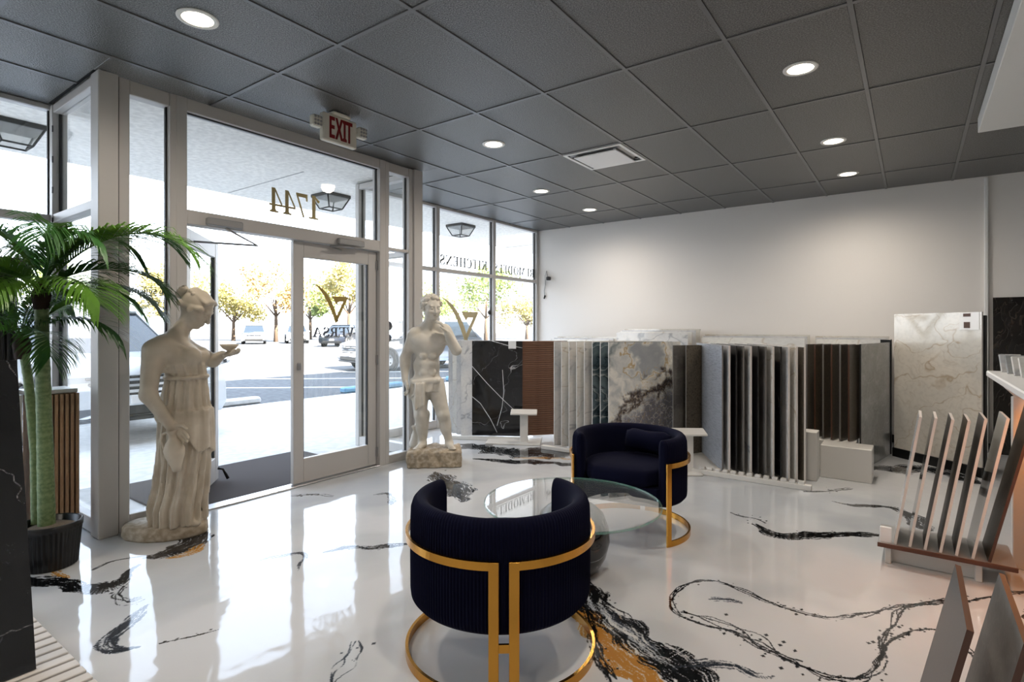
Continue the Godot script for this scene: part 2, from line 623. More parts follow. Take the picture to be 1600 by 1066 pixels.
	brush([[-3.45, -1.40], [-3.44, -1.52], [-3.52, -1.64]], 0.07, gold, 0.3, 29)
	threads([[-3.26, -1.13], [-3.18, -1.07], [-3.06, -1.07], [-3.05, -1.13]], 4, 0.03, ink, 30, 1.0)
	brush([[-2.95, -1.12], [-2.84, -1.0], [-2.75, -0.89], [-2.65, -0.88], [-2.58, -0.95]], 0.07, slate, 0.45, 31)
	threads([[-2.55, -1.01], [-2.51, -1.09], [-2.46, -1.2]], 2, 0.012, ink, 32, 2.0)
	brush([[-2.80, -1.98], [-2.74, -2.12], [-2.63, -2.19], [-2.58, -2.27], [-2.45, -2.4]], 0.06, ink, 0.35, 33)
	threads([[-4.0, -2.4], [-3.9, -2.58], [-3.68, -2.7]], 3, 0.03, ink, 34, 1.0)
	brush([[-3.45, -2.9], [-3.38, -3.0], [-3.15, -2.8]], 0.07, slate, 0.3, 35)
	brush([[-3.0, -1.7], [-2.9, -1.9], [-2.7, -1.75]], 0.05, slate, 0.15, 36)
	brush([[0.4, -3.4], [0.62, -3.55], [0.9, -3.6]], 0.12, ink, 0.45, 37)
	brush([[-2.2, -4.1], [-2.0, -4.4], [-1.7, -4.5]], 0.05, slate, 0.15, 38)
	threads([[-1.9, -1.5], [-1.6, -1.2], [-1.0, -1.1], [-0.4, -1.3]], 3, 0.05, slate, 39, 1.0)
	return ImageTexture.create_from_image(fim)

func materials() -> void:
	mat("wall_paint", Color(0.89, 0.875, 0.855), 0.75)
	mat("white_paint", Color(0.88, 0.88, 0.87), 0.45)
	mat("white_gloss", Color(0.90, 0.90, 0.90), 0.25)
	mat("frame_paint", Color(0.72, 0.71, 0.70), 0.42)
	mat("dark_gasket", Color(0.10, 0.10, 0.11), 0.6)
	mat("steel", Color(0.72, 0.72, 0.73), 0.3, 1.0)
	mat("closer_grey", Color(0.60, 0.60, 0.60), 0.4, 0.3)
	var fl := mat("poured_floor", Color.WHITE, 0.055)
	fl.albedo_texture = floor_texture()
	fl.metallic_specular = 0.46
	fl.normal_enabled = true
	fl.normal_texture = noise_tex(3, 0.05, [], 1024, 1.5, 2)
	fl.normal_scale = 0.05
	var ct := speckled("ceiling_tile_black", Color(0.17, 0.168, 0.165), Color(0.44, 0.436, 0.43), 11, 0.22, 1.7, 0.36)
	ct.metallic_specular = 0.7
	ct.normal_enabled = true
	ct.normal_texture = noise_tex(12, 0.22, [], 256, 4.0, 2)
	ct.normal_scale = 0.35
	var cg := mat("ceiling_grid_black", Color(0.40, 0.40, 0.405), 0.34)
	cg.metallic_specular = 0.6
	mat("grid_black_gap", Color(0.05, 0.05, 0.05), 0.8)
	glass("window_glass", Color(0.95, 1.0, 0.98), 0.03)
	glass("table_glass", Color(0.96, 1.0, 0.985), 0.02)
	glass("glass_rim", Color(0.30, 0.62, 0.55), 0.55)
	glow("lamp_lens", Color(1.0, 0.95, 0.86), 6.0)
	mat("lamp_trim", Color(0.90, 0.89, 0.87), 0.4)
	mat("sign_white", Color(0.80, 0.79, 0.74), 0.45)
	mat("sign_red", Color(0.45, 0.03, 0.06), 0.4)
	mat("letter_gold", Color(0.62, 0.54, 0.30), 0.4, 0.2)
	mat("letter_grey", Color(0.10, 0.11, 0.11), 0.6)
	mat("letter_blue", Color(0.10, 0.14, 0.26), 0.6)
	var pl := speckled("plaster", Color(0.70, 0.655, 0.585), Color(0.79, 0.75, 0.685), 21, 0.012, 1.5, 0.62)
	pl.metallic_specular = 0.4
	var pm := speckled("plaster_pale", Color(0.75, 0.73, 0.685), Color(0.83, 0.81, 0.77), 22, 0.012, 1.5, 0.6)
	pm.metallic_specular = 0.4
	speckled("plaster_base", Color(0.56, 0.51, 0.43), Color(0.72, 0.67, 0.60), 23, 0.04, 2.0, 0.8)
	var vel := mat("navy_velvet", Color(0.045, 0.052, 0.13), 0.8)
	vel.rim_enabled = true
	vel.metallic_specular = 0.15
	vel.rim = 0.16
	vel.rim_tint = 0.6
	mat("gold_metal", Color(0.80, 0.58, 0.25), 0.22, 1.0)
	var bs := stone("black_marble", Color(0.035, 0.037, 0.05), Color(0.07, 0.075, 0.09), [[0.004, 0.9, 55.0, Color(0.80, 0.80, 0.80), 0.9], [0.012, 0.35, 40.0, Color(0.5, 0.5, 0.52), -0.5]], 101, 0.08)
	bs.metallic_specular = 0.55
	stone("white_marble_grey", Color(0.83, 0.82, 0.80), Color(0.74, 0.745, 0.75), [[0.007, 0.55, 9.0, Color(0.45, 0.46, 0.48), 0.8]], 102)
	stone("white_marble_gold", Color(0.86, 0.85, 0.82), Color(0.80, 0.80, 0.79), [[0.006, 0.45, 14.0, Color(0.62, 0.54, 0.44), 0.6]], 103)
	stone("white_marble_soft", Color(0.80, 0.79, 0.78), Color(0.70, 0.71, 0.72), [[0.01, 0.3, 6.0, Color(0.56, 0.57, 0.6), 0.3]], 104)
	stone("blue_grey_marble", Color(0.42, 0.48, 0.50), Color(0.24, 0.30, 0.33), [[0.008, 0.8, 7.0, Color(0.78, 0.79, 0.77), 1.2], [0.014, 0.7, 9.0, Color(0.07, 0.09, 0.11), 1.2]], 105)
	agate()
	stone("grey_concrete", Color(0.40, 0.39, 0.37), Color(0.30, 0.29, 0.28), [[0.02, 0.3, 5.0, Color(0.5, 0.48, 0.46), 0.0]], 106, 0.4)
	striped("silver_tile", [Color(0.42, 0.44, 0.46), Color(0.60, 0.62, 0.65), Color(0.48, 0.49, 0.52)], 107, 0.03, 0.5, 0.35)
	var wd := striped("walnut_slats", [Color(0.30, 0.20, 0.15), Color(0.50, 0.37, 0.29), Color(0.38, 0.26, 0.20), Color(0.56, 0.43, 0.34)], 108, 0.012, 0.42, 0.4)
	wd.metallic_specular = 0.4
	striped("charcoal_tile", [Color(0.04, 0.04, 0.05), Color(0.13, 0.13, 0.14), Color(0.07, 0.07, 0.08)], 109, 0.2, 0.2, 0.3)
	striped("brown_stone", [Color(0.09, 0.07, 0.05), Color(0.22, 0.18, 0.13), Color(0.34, 0.29, 0.22), Color(0.15, 0.12, 0.09)], 110, 0.35, 0.06, 0.4)
	striped("taupe_stone", [Color(0.26, 0.23, 0.19), Color(0.36, 0.33, 0.28), Color(0.20, 0.17, 0.14)], 111, 0.2, 0.1, 0.4)
	stone("grey_polished", Color(0.60, 0.61, 0.61), Color(0.52, 0.53, 0.53), [[0.01, 0.35, 16.0, Color(0.74, 0.74, 0.73), 0.5]], 112, 0.05)
	var cal := stone("cream_calacatta", Color(0.84, 0.82, 0.78), Color(0.78, 0.77, 0.74), [[0.006, 0.55, 24.0, Color(0.58, 0.49, 0.38), 0.9], [0.014, 0.25, 16.0, Color(0.62, 0.57, 0.5), -0.6]], 113, 0.06)
	cal.metallic_specular = 0.6
	stone("dark_brown_stone", Color(0.06, 0.05, 0.045), Color(0.13, 0.11, 0.10), [[0.012, 0.6, 12.0, Color(0.36, 0.31, 0.27), 1.0]], 114, 0.07)
	mat("tile_edge_white", Color(0.80, 0.78, 0.76), 0.5)
	mat("tile_edge_grey", Color(0.42, 0.41, 0.40), 0.5)
	mat("tile_edge_dark", Color(0.10, 0.10, 0.10), 0.5)
	mat("tile_edge_brown", Color(0.30, 0.19, 0.14), 0.5)
	mat("rack_white", Color(0.82, 0.81, 0.79), 0.4)
	mat("rack_black", Color(0.02, 0.02, 0.022), 0.35)
	var wl := striped("oak_plank", [Color(0.50, 0.38, 0.27), Color(0.66, 0.53, 0.40), Color(0.58, 0.45, 0.33), Color(0.72, 0.60, 0.47)], 115, 0.4, 0.02, 0.5)
	wl.uv1_triplanar = true
	wl.uv1_scale = Vector3(2, 1, 2)
	var bw := striped("brown_board", [Color(0.27, 0.15, 0.10), Color(0.38, 0.23, 0.16)], 116, 0.02, 0.3, 0.5)
	bw.uv1_triplanar = true
	mat("pot_black", Color(0.035, 0.035, 0.037), 0.35)
	speckled("soil", Color(0.22, 0.17, 0.13), Color(0.62, 0.58, 0.52), 31, 0.2, 6.0, 0.95)
	speckled("palm_stem", Color(0.34, 0.43, 0.26), Color(0.47, 0.54, 0.37), 32, 0.05, 3.0, 0.55)
	mat("palm_fibre", Color(0.16, 0.09, 0.06), 0.9)
	for q in [["frond_green", Color(0.17, 0.38, 0.13)], ["frond_light", Color(0.33, 0.50, 0.14)], ["frond_deep", Color(0.09, 0.25, 0.12)]]:
		var f := mat(q[0], q[1], 0.45)
		f.backlight_enabled = true
		f.backlight = Color(0.25, 0.35, 0.12)
	var con := speckled("concrete", Color(0.70, 0.695, 0.685), Color(0.76, 0.755, 0.745), 41, 0.06, 0.5, 0.9)
	con.uv1_world_triplanar = true
	var asp := speckled("asphalt", Color(0.22, 0.225, 0.235), Color(0.29, 0.295, 0.305), 42, 0.05, 0.4, 0.95)
	asp.uv1_world_triplanar = true
	var sof := speckled("soffit_stucco", Color(0.88, 0.87, 0.85), Color(0.95, 0.94, 0.92), 43, 0.06, 0.9, 0.9)
	sof.uv1_world_triplanar = true
	speckled("door_mat", Color(0.13, 0.10, 0.095), Color(0.23, 0.185, 0.17), 44, 0.3, 3.0, 0.95)
	mat("line_white", Color(0.85, 0.85, 0.84), 0.8)
	mat("car_white", Color(0.88, 0.89, 0.90), 0.15)
	mat("car_silver", Color(0.55, 0.57, 0.60), 0.2, 0.3)
	mat("car_dark", Color(0.12, 0.14, 0.18), 0.15)
	mat("car_glass", Color(0.08, 0.11, 0.14), 0.05)
	mat("tyre", Color(0.04, 0.04, 0.04), 0.8)
	mat("rim_metal", Color(0.70, 0.71, 0.72), 0.3, 0.8)
	mat("grille_black", Color(0.05, 0.055, 0.06), 0.4)
	mat("head_lamp", Color(0.85, 0.88, 0.9), 0.1)
	speckled("bark", Color(0.22, 0.17, 0.13), Color(0.34, 0.28, 0.22), 45, 0.1, 2.0, 0.9)
	for q in [["leaf_green", Color(0.36, 0.44, 0.22)], ["leaf_yellow", Color(0.50, 0.46, 0.27)], ["leaf_orange", Color(0.54, 0.43, 0.29)]]:
		var f := mat(q[0], q[1], 0.7)
		f.backlight_enabled = true
		f.backlight = Color(0.4, 0.4, 0.2)
	mat("lantern_metal", Color(0.10, 0.09, 0.08), 0.5)
	glass("lantern_glass", Color(0.85, 0.86, 0.84), 0.3)
	mat("camera_black", Color(0.03, 0.03, 0.03), 0.4)
	mat("sky_blue_paint", Color(0.35, 0.52, 0.62), 0.7)
	glow("warm_strip", Color(1.0, 0.62, 0.30), 5.0)

# ---------------------------------------------------------------- _ready
func _ready() -> void:
	var cam := Camera3D.new()
	cam.name = "camera"
	add_child(cam)
	cam.position = Vector3(0, EYE, 0)
	cam.rotation.y = YAW
	cam.near = 0.05
	cam.far = 400.0
	cam.projection = Camera3D.PROJECTION_FRUSTUM
	cam.keep_aspect = Camera3D.KEEP_HEIGHT
	cam.size = 1066.0 / 865.2 * cam.near
	cam.frustum_offset = Vector2(0, -20.25 / 865.2 * cam.near)
	cam.current = true
	var we := WorldEnvironment.new()
	we.name = "world"
	var e := Environment.new()
	e.background_mode = Environment.BG_SKY
	var sk := ProceduralSkyMaterial.new()
	sk.sky_top_color = Color(0.80, 0.88, 0.98)
	sk.sky_horizon_color = Color(0.97, 0.985, 1.0)
	sk.ground_horizon_color = Color(0.80, 0.80, 0.80)
	sk.ground_bottom_color = Color(0.6, 0.6, 0.6)
	sk.sun_angle_max = 1.0
	e.sky = Sky.new()
	e.sky.sky_material = sk
	e.background_energy_multiplier = 5.2
	e.tonemap_mode = Environment.TONE_MAPPER_LINEAR
	e.tonemap_exposure = 1.32
	e.sdfgi_enabled = true
	e.ssao_enabled = true
	e.ssil_enabled = true
	we.environment = e
	add_child(we)
	var sun := DirectionalLight3D.new()
	sun.name = "sun"
	sun.light_color = Color(1.0, 0.96, 0.90)
	sun.light_energy = 20.0
	sun.light_angular_distance = 0.6
	sun.shadow_enabled = true
	add_child(sun)
	sun.look_at_from_position(Vector3(20, 13.5, 4), Vector3.ZERO)
	materials()
	shell()
	storefront()
	outside()
	ceiling()
	furniture()
	displays()
	right_side()
	left_side()
	statues()

# ---------------------------------------------------------------- room shell
func shell() -> void:
	var st := new_st(false)
	for r in [[-5.16, -7.9, 3.3, -4.08], [-4.16, -4.08, 3.3, -1.29], [-5.16, -1.29, 3.3, 3.2]]:
		var lo := Vector3(r[0], -0.12, r[1])
		var hi := Vector3(r[2], 0.0, r[3])
		for k in [[lo.x, lo.z], [hi.x, lo.z], [hi.x, hi.z], [lo.x, lo.z], [hi.x, hi.z], [lo.x, hi.z]]:
			st.set_uv(Vector2((k[0] - FX0) / FW, (k[1] - FZ0) / FD))
			st.add_vertex(Vector3(k[0], 0, k[1]))
		var o := (lo + hi) / 2.0
		st.set_uv(Vector2(0.5, 0.5))
		face(st, [lo, Vector3(hi.x, lo.y, lo.z), Vector3(hi.x, lo.y, hi.z), Vector3(lo.x, lo.y, hi.z)], o)
		face(st, [lo, Vector3(hi.x, lo.y, lo.z), Vector3(hi.x, 0, lo.z), Vector3(lo.x, 0, lo.z)], o)
		face(st, [Vector3(lo.x, lo.y, hi.z), Vector3(hi.x, lo.y, hi.z), Vector3(hi.x, 0, hi.z), Vector3(lo.x, 0, hi.z)], o)
		face(st, [lo, Vector3(lo.x, lo.y, hi.z), Vector3(lo.x, 0, hi.z), Vector3(lo.x, 0, lo.z)], o)
		face(st, [Vector3(hi.x, lo.y, lo.z), Vector3(hi.x, lo.y, hi.z), Vector3(hi.x, 0, hi.z), Vector3(hi.x, 0, lo.z)], o)
	st.generate_normals()
	st.generate_tangents()
	var f := mi("floor", st.commit(), M.poured_floor)
	tag(f, "glossy white poured floor with brushed black and gold ink", "", "", "structure")
	var w := struct("wall_back", "plain off white wall behind the tile racks")
	span("wall_panel", w, Vector3(-5.16, 0, -7.92), Vector3(3.4, 3.0, -7.75), M.wall_paint)
	span("seam_strip", w, Vector3(0.612, 0.0, -7.75), Vector3(0.645, 2.925, -7.715), M.white_paint, 0.006)
	w = struct("wall_right", "plain white wall on the right")
	span("wall_panel", w, Vector3(3.3, 0, -7.9), Vector3(3.45, 3.0, 3.3), M.wall_paint)
	w = struct("wall_front", "plain white wall at the near end")
	span("wall_panel", w, Vector3(-5.16, 0, 3.2), Vector3(3.4, 3.0, 3.35), M.wall_paint)
	var b := struct("baseboard_back", "black baseboard along the far wall")
	span("board", b, Vector3(-5.0, 0.0, -7.75), Vector3(3.3, 0.09, -7.735), M.rack_black, 0.004)
	# building above the ceiling, its parapet shades the pavement
	var roof := struct("ceiling_roof", "flat roof and parapet over the shop")
	span("roof_slab", roof, Vector3(-5.1, 3.02, -14.0), Vector3(8.0, 3.30, 8.0), M.wall_paint)
	span("parapet", roof, Vector3(-6.78, 2.97, -20.0), Vector3(-6.4, 5.0, 12.0), M.soffit_stucco)
	span("canopy_deck", roof, Vector3(-6.4, 3.10, -20.0), Vector3(-4.0, 3.32, 12.0), M.soffit_stucco)
	# dropped bulkhead at the upper right
	var bk := struct("trim_1", "white dropped bulkhead under the black ceiling")
	span("bulkhead", bk, Vector3(0.40, 2.815, -5.54), Vector3(3.3, 2.93, 1.5), M.white_paint, 0.004)

func ceiling() -> void:
	var c := struct("ceiling", "black lay-in ceiling of long speckled tiles")
	var xs := []
	var zs := []
	for i in range(-1, 15): xs.append(-4.4685 + 0.6019 * i)
	for j in range(-5, 6): zs.append(-1.978 - 1.2385 * j)
	zs.sort()
	var g := 0.012
	for i in xs.size() - 1:
		for j in zs.size() - 1:
			var lo := Vector2(maxf(xs[i] + g, -5.08), maxf(zs[j] + g, -7.74))
			var hi := Vector2(minf(xs[i + 1] - g, 3.29), minf(zs[j + 1] - g, 3.19))
			if hi.x - lo.x < 0.03 or hi.y - lo.y < 0.03: continue
			var parts := [[lo, hi]]
			if lo.x < -4.16 and hi.y > -4.09 and lo.y < -1.27:
				parts = []
				if lo.y < -4.09: parts.append([lo, Vector2(hi.x, -4.09)])
				if hi.y > -1.27: parts.append([Vector2(lo.x, -1.27), hi])
				if hi.x > -4.16: parts.append([Vector2(-4.16, maxf(lo.y, -4.09)), Vector2(hi.x, minf(hi.y, -1.27))])
			for p in parts:
				var s: Vector2 = p[1] - p[0]
				if s.x < 0.03 or s.y < 0.03: continue
				if i == 4 and absf(zs[j + 1] + 4.455) < 0.1:   # the tile that carries the air vent is cut short
					p[1] = Vector2(p[1].x, -5.055)
					s = p[1] - p[0]
				span("ceiling_tile", c, Vector3(p[0].x, CEIL + 0.004, p[0].y), Vector3(p[1].x, CEIL + 0.018, p[1].y), M.ceiling_tile_black, 0.003)
	for x in xs:
		if x < -5.05 or x > 3.3: continue
		if x < -4.17:
			span("grid_bar", c, Vector3(x - g, CEIL - 0.002, -7.74), Vector3(x + g, CEIL + 0.02, -4.09), M.ceiling_grid_black)
			span("grid_bar", c, Vector3(x - g, CEIL - 0.002, -1.27), Vector3(x + g, CEIL + 0.02, 3.19), M.ceiling_grid_black)
		else:
			span("grid_bar", c, Vector3(x - g, CEIL - 0.002, -7.74), Vector3(x + g, CEIL + 0.02, 3.19), M.ceiling_grid_black)
	for z in zs:
		if z < -7.74 or z > 3.19: continue
		var x0 := -4.16 if z < -1.27 and z > -4.09 else -5.08
		span("grid_bar", c, Vector3(x0, CEIL - 0.0015, z - g), Vector3(3.29, CEIL + 0.019, z + g), M.ceiling_grid_black)
	span("deck", c, Vector3(-4.16, CEIL + 0.021, -7.74), Vector3(3.3, CEIL + 0.06, 3.2), M.grid_black_gap)
	span("deck", c, Vector3(-5.1, CEIL + 0.021, -7.74), Vector3(-4.16, CEIL + 0.06, -4.06), M.grid_black_gap)
	span("deck", c, Vector3(-5.1, CEIL + 0.021, -1.3), Vector3(-4.16, CEIL + 0.06, 3.2), M.grid_black_gap)
	# recessed downlights
	var where := [
		[-3.03, -1.38, "round downlight nearest the tall storefront corner post"], [-0.57, -3.85, "bright round downlight in the right ceiling row, nearest the viewer"],
		[-2.99, -3.85, "round downlight between the exit sign and the square air vent"], [-3.56, -5.50, "round downlight beyond the air vent, second from the far window"],
		[-3.58, -6.75, "small far round downlight above the window corner of the back wall"], [-0.56, -5.51, "middle round downlight of the right ceiling row"],
		[-0.555, -6.77, "farthest round downlight of the right ceiling row by the back wall"],
		[-0.57, -1.38, "round downlight above the near barrel chair"], [-0.57, 1.1, "round downlight behind the viewer over the aisle"], [-3.03, 1.1, "round downlight behind the viewer by the left window"]]
	for p in where:
		var d := thing("downlight", p[2], "downlight", Vector3(p[0], CEIL + 0.004, p[1]), 0.0, "recessed ceiling downlights")
		mi("trim_ring", lathe([[0.075, -0.006], [0.098, -0.006], [0.100, -0.002], [0.100, 0.0], [0.075, 0.0], [0.075, -0.006]], 40), M.lamp_trim, d)
		mi("lens", lathe([[0.0, -0.003], [0.076, -0.003], [0.076, -0.001], [0.0, -0.001]], 40), M.lamp_lens, d)
		var l := SpotLight3D.new()
		l.name = "lamp"
		l.light_color = Color(1.0, 0.95, 0.89)
		l.light_energy = 1.9
		l.light_size = 0.07
		l.spot_angle = 86.0
		l.spot_angle_attenuation = 1.0
		l.spot_range = 12.0
		l.spot_attenuation = 2.0
		l.shadow_enabled = true
		d.add_child(l)
		l.position = Vector3(0, -0.02, 0)
		l.rotation.x = -PI / 2
	# air vent
	var v := thing("air_vent", "square white ceiling air diffuser with a lowered plate", "air vent", Vector3(-2.362, CEIL, -4.755))
	for s in [-1.0, 1.0]:
		box("flange", v, Vector3(0, -0.004, s * 0.272), Vector3(0.585, 0.01, 0.03), M.white_gloss, 0.002)
		box("flange", v, Vector3(s * 0.277, -0.004, 0), Vector3(0.03, 0.01, 0.516), M.white_gloss, 0.002)
		box("throat", v, Vector3(0, 0.012, s * 0.225), Vector3(0.51, 0.008, 0.07), M.steel, 0, Basis(Vector3.RIGHT, s * -0.5))
		box("throat", v, Vector3(s * 0.225, 0.012, 0), Vector3(0.07, 0.008, 0.40), M.steel, 0, Basis(Vector3.BACK, s * 0.5))
		for t in [-1.0, 1.0]:
			box("clip", v, Vector3(s * 0.19, -0.004, t * 0.19), Vector3(0.02, 0.03, 0.02), M.white_gloss)
	box("plate", v, Vector3(0, -0.022, 0), Vector3(0.43, 0.012, 0.43), M.white_gloss, 0.004)
	# exit sign
	var x := thing("exit_sign", "white EXIT sign with red letters and two emergency lamp heads", "exit sign", Vector3(-3.525, CEIL, -2.625))
	box("canopy_mount", x, Vector3(0, -0.012, 0), Vector3(0.10, 0.022, 0.16), M.sign_white, 0.006)
	box("housing", x, Vector3(0, -0.125, 0), Vector3(0.05, 0.205, 0.305), M.sign_white, 0.008)
	var f := SystemFont.new()
	f.font_names = PackedStringArray(["Droid Sans"])
	f.font_weight = 700
	for k in 4:
		var tm := TextMesh.new()
		tm.font = f
		tm.text = "EXIT"[k]
		tm.font_size = 64
		tm.pixel_size = 0.0029
		tm.depth = 0.004
		var o := mi("letter", tm, M.sign_red, x, Vector3(0.026, -0.125, [0.078, 0.014, -0.036, -0.078][k]), Basis(Vector3.UP, PI / 2) * Basis.from_scale(Vector3(0.60, 1.2, 1)))
		o.set_meta("label", "red letter %s" % "EXIT"[k])
	for s in [-1.0, 1.0]:
		var head := box("lamp_head", x, Vector3(0.012, -0.10 - s * 0.012, s * 0.205), Vector3(0.055, 0.085, 0.078), M.sign_white, 0.010)
		box("bracket", x, Vector3(0, -0.10 - s * 0.01, s * 0.16), Vector3(0.02, 0.02, 0.03), M.sign_white)
		for a in 3:
			for b in 3:
				mi("diode", lathe([[0.0095, 0.0], [0.009, 0.004], [0.0, 0.006]], 8), M.closer_grey, head, Vector3(0.0275, -0.026 + 0.026 * a, -0.024 + 0.024 * b), Basis(Vector3.BACK, -PI / 2))

# ---------------------------------------------------------------- storefront
func text(called: String, parent: Node, s: String, at: Vector3, height: float, b: Basis, m: Material, serif := true, stretch := 1.0, bold := 700) -> MeshInstance3D:
	var f := SystemFont.new()
	f.font_names = PackedStringArray(["Droid Serif" if serif else "Droid Sans"])
	f.font_weight = bold
	var tm := TextMesh.new()
	tm.font = f
	tm.text = s
	tm.font_size = 72
	tm.pixel_size = height / 52.0
	tm.depth = 0.002
	return mi(called, tm, m, parent, at, b * Basis.from_scale(Vector3(stretch, 1, 1)))

# gold mark on glass: a swoosh and a folded V, drawn as seen from inside; u runs to the right, v up
func logo(parent: Node, at: Vector3, w: float, h: float, b: Basis) -> void:
	var sw := PackedVector2Array()
	var a := []
	var c := []
	for i in 15:
		var t := i / 14.0
		var p := Vector2(0.0, 0.0).bezier_interpolate(Vector2(0.26, -0.06), Vector2(0.5, -0.45), Vector2(0.66, -1.0), t)
		var th := 0.005 + 0.075 * sin(clampf(t * 1.15, 0, 1) * PI * 0.62)
		a.append(p + Vector2(th * 0.6, th * 0.35))
		c.append(p - Vector2(th * 0.6, th * 0.35))
	c.reverse()
	for q in a + c: sw.append(Vector2(q.x * w, q.y * h))
	mi("logo_swoosh", prism(sw, -0.001, 0.001), M.letter_gold, parent, at, b)
	var vp := PackedVector2Array()
	for q in [[0.66, -1.0], [1.0, -0.30], [0.52, -0.30], [0.645, -0.52], [0.70, -0.44], [0.84, -0.44], [0.655, -0.82]]: vp.append(Vector2(q[0] * w, q[1] * h))
	mi("logo_mark", prism(vp, -0.001, 0.001), M.letter_gold, parent, at, b)

func window(n: int, label: String, a: Vector3, along: Vector3, length: float, uprights: Array, bars: Array, y0 := 0.02, y1 := 2.93, w := 0.05, deep := 0.10) -> Node3D:
	# a run of storefront glazing: uprights are places along it, bars are [height, thickness]
	var turn := atan2(-along.z, along.x)
	var o := struct("window_%d" % n, label, a, turn)
	for u in uprights: box("mullion", o, Vector3(u, (y0 + y1) / 2, 0), Vector3(w, y1 - y0, deep), M.frame_paint, 0.004)
	for i in uprights.size() - 1:
		var u0: float = uprights[i] + w / 2
		var u1: float = uprights[i + 1] - w / 2
		var ys := []
		for b in bars:
			box("rail", o, Vector3((u0 + u1) / 2, b[0], 0), Vector3(u1 - u0, b[1], deep * 0.9), M.frame_paint, 0.004)
			ys.append(b)
		for k in ys.size() - 1:
			var lo: float = ys[k][0] + ys[k][1] / 2
			var hi: float = ys[k + 1][0] - ys[k + 1][1] / 2
			box("pane", o, Vector3((u0 + u1) / 2, (lo + hi) / 2, -0.005), Vector3(u1 - u0, hi - lo, 0.006), M.window_glass)
			for s in [u0 + 0.005, u1 - 0.005]: box("gasket", o, Vector3(s, (lo + hi) / 2, -0.005), Vector3(0.009, hi - lo, 0.022), M.dark_gasket)
	return o

func door_leaf(o: Node3D, w: float, h: float) -> void:
	# hinge at x = 0, leaf along +x, inside face towards +z
	var st := 0.095
	box("stile", o, Vector3(st / 2, h / 2, 0), Vector3(st, h, 0.045), M.frame_paint, 0.004)
	box("stile", o, Vector3(w - st / 2, h / 2, 0), Vector3(st, h, 0.045), M.frame_paint, 0.004)
	box("rail", o, Vector3(w / 2, h - 0.065, 0), Vector3(w - 2 * st, 0.13, 0.043), M.frame_paint, 0.004)
	box("rail", o, Vector3(w / 2, 0.10, 0), Vector3(w - 2 * st, 0.20, 0.043), M.frame_paint, 0.004)
	box("pane", o, Vector3(w / 2, (h + 0.07) / 2, 0), Vector3(w - 2 * st, h - 0.33, 0.006), M.window_glass)
	for s in [st + 0.004, w - st - 0.004]: box("gasket", o, Vector3(s, (h + 0.07) / 2, 0), Vector3(0.008, h - 0.33, 0.024), M.dark_gasket)

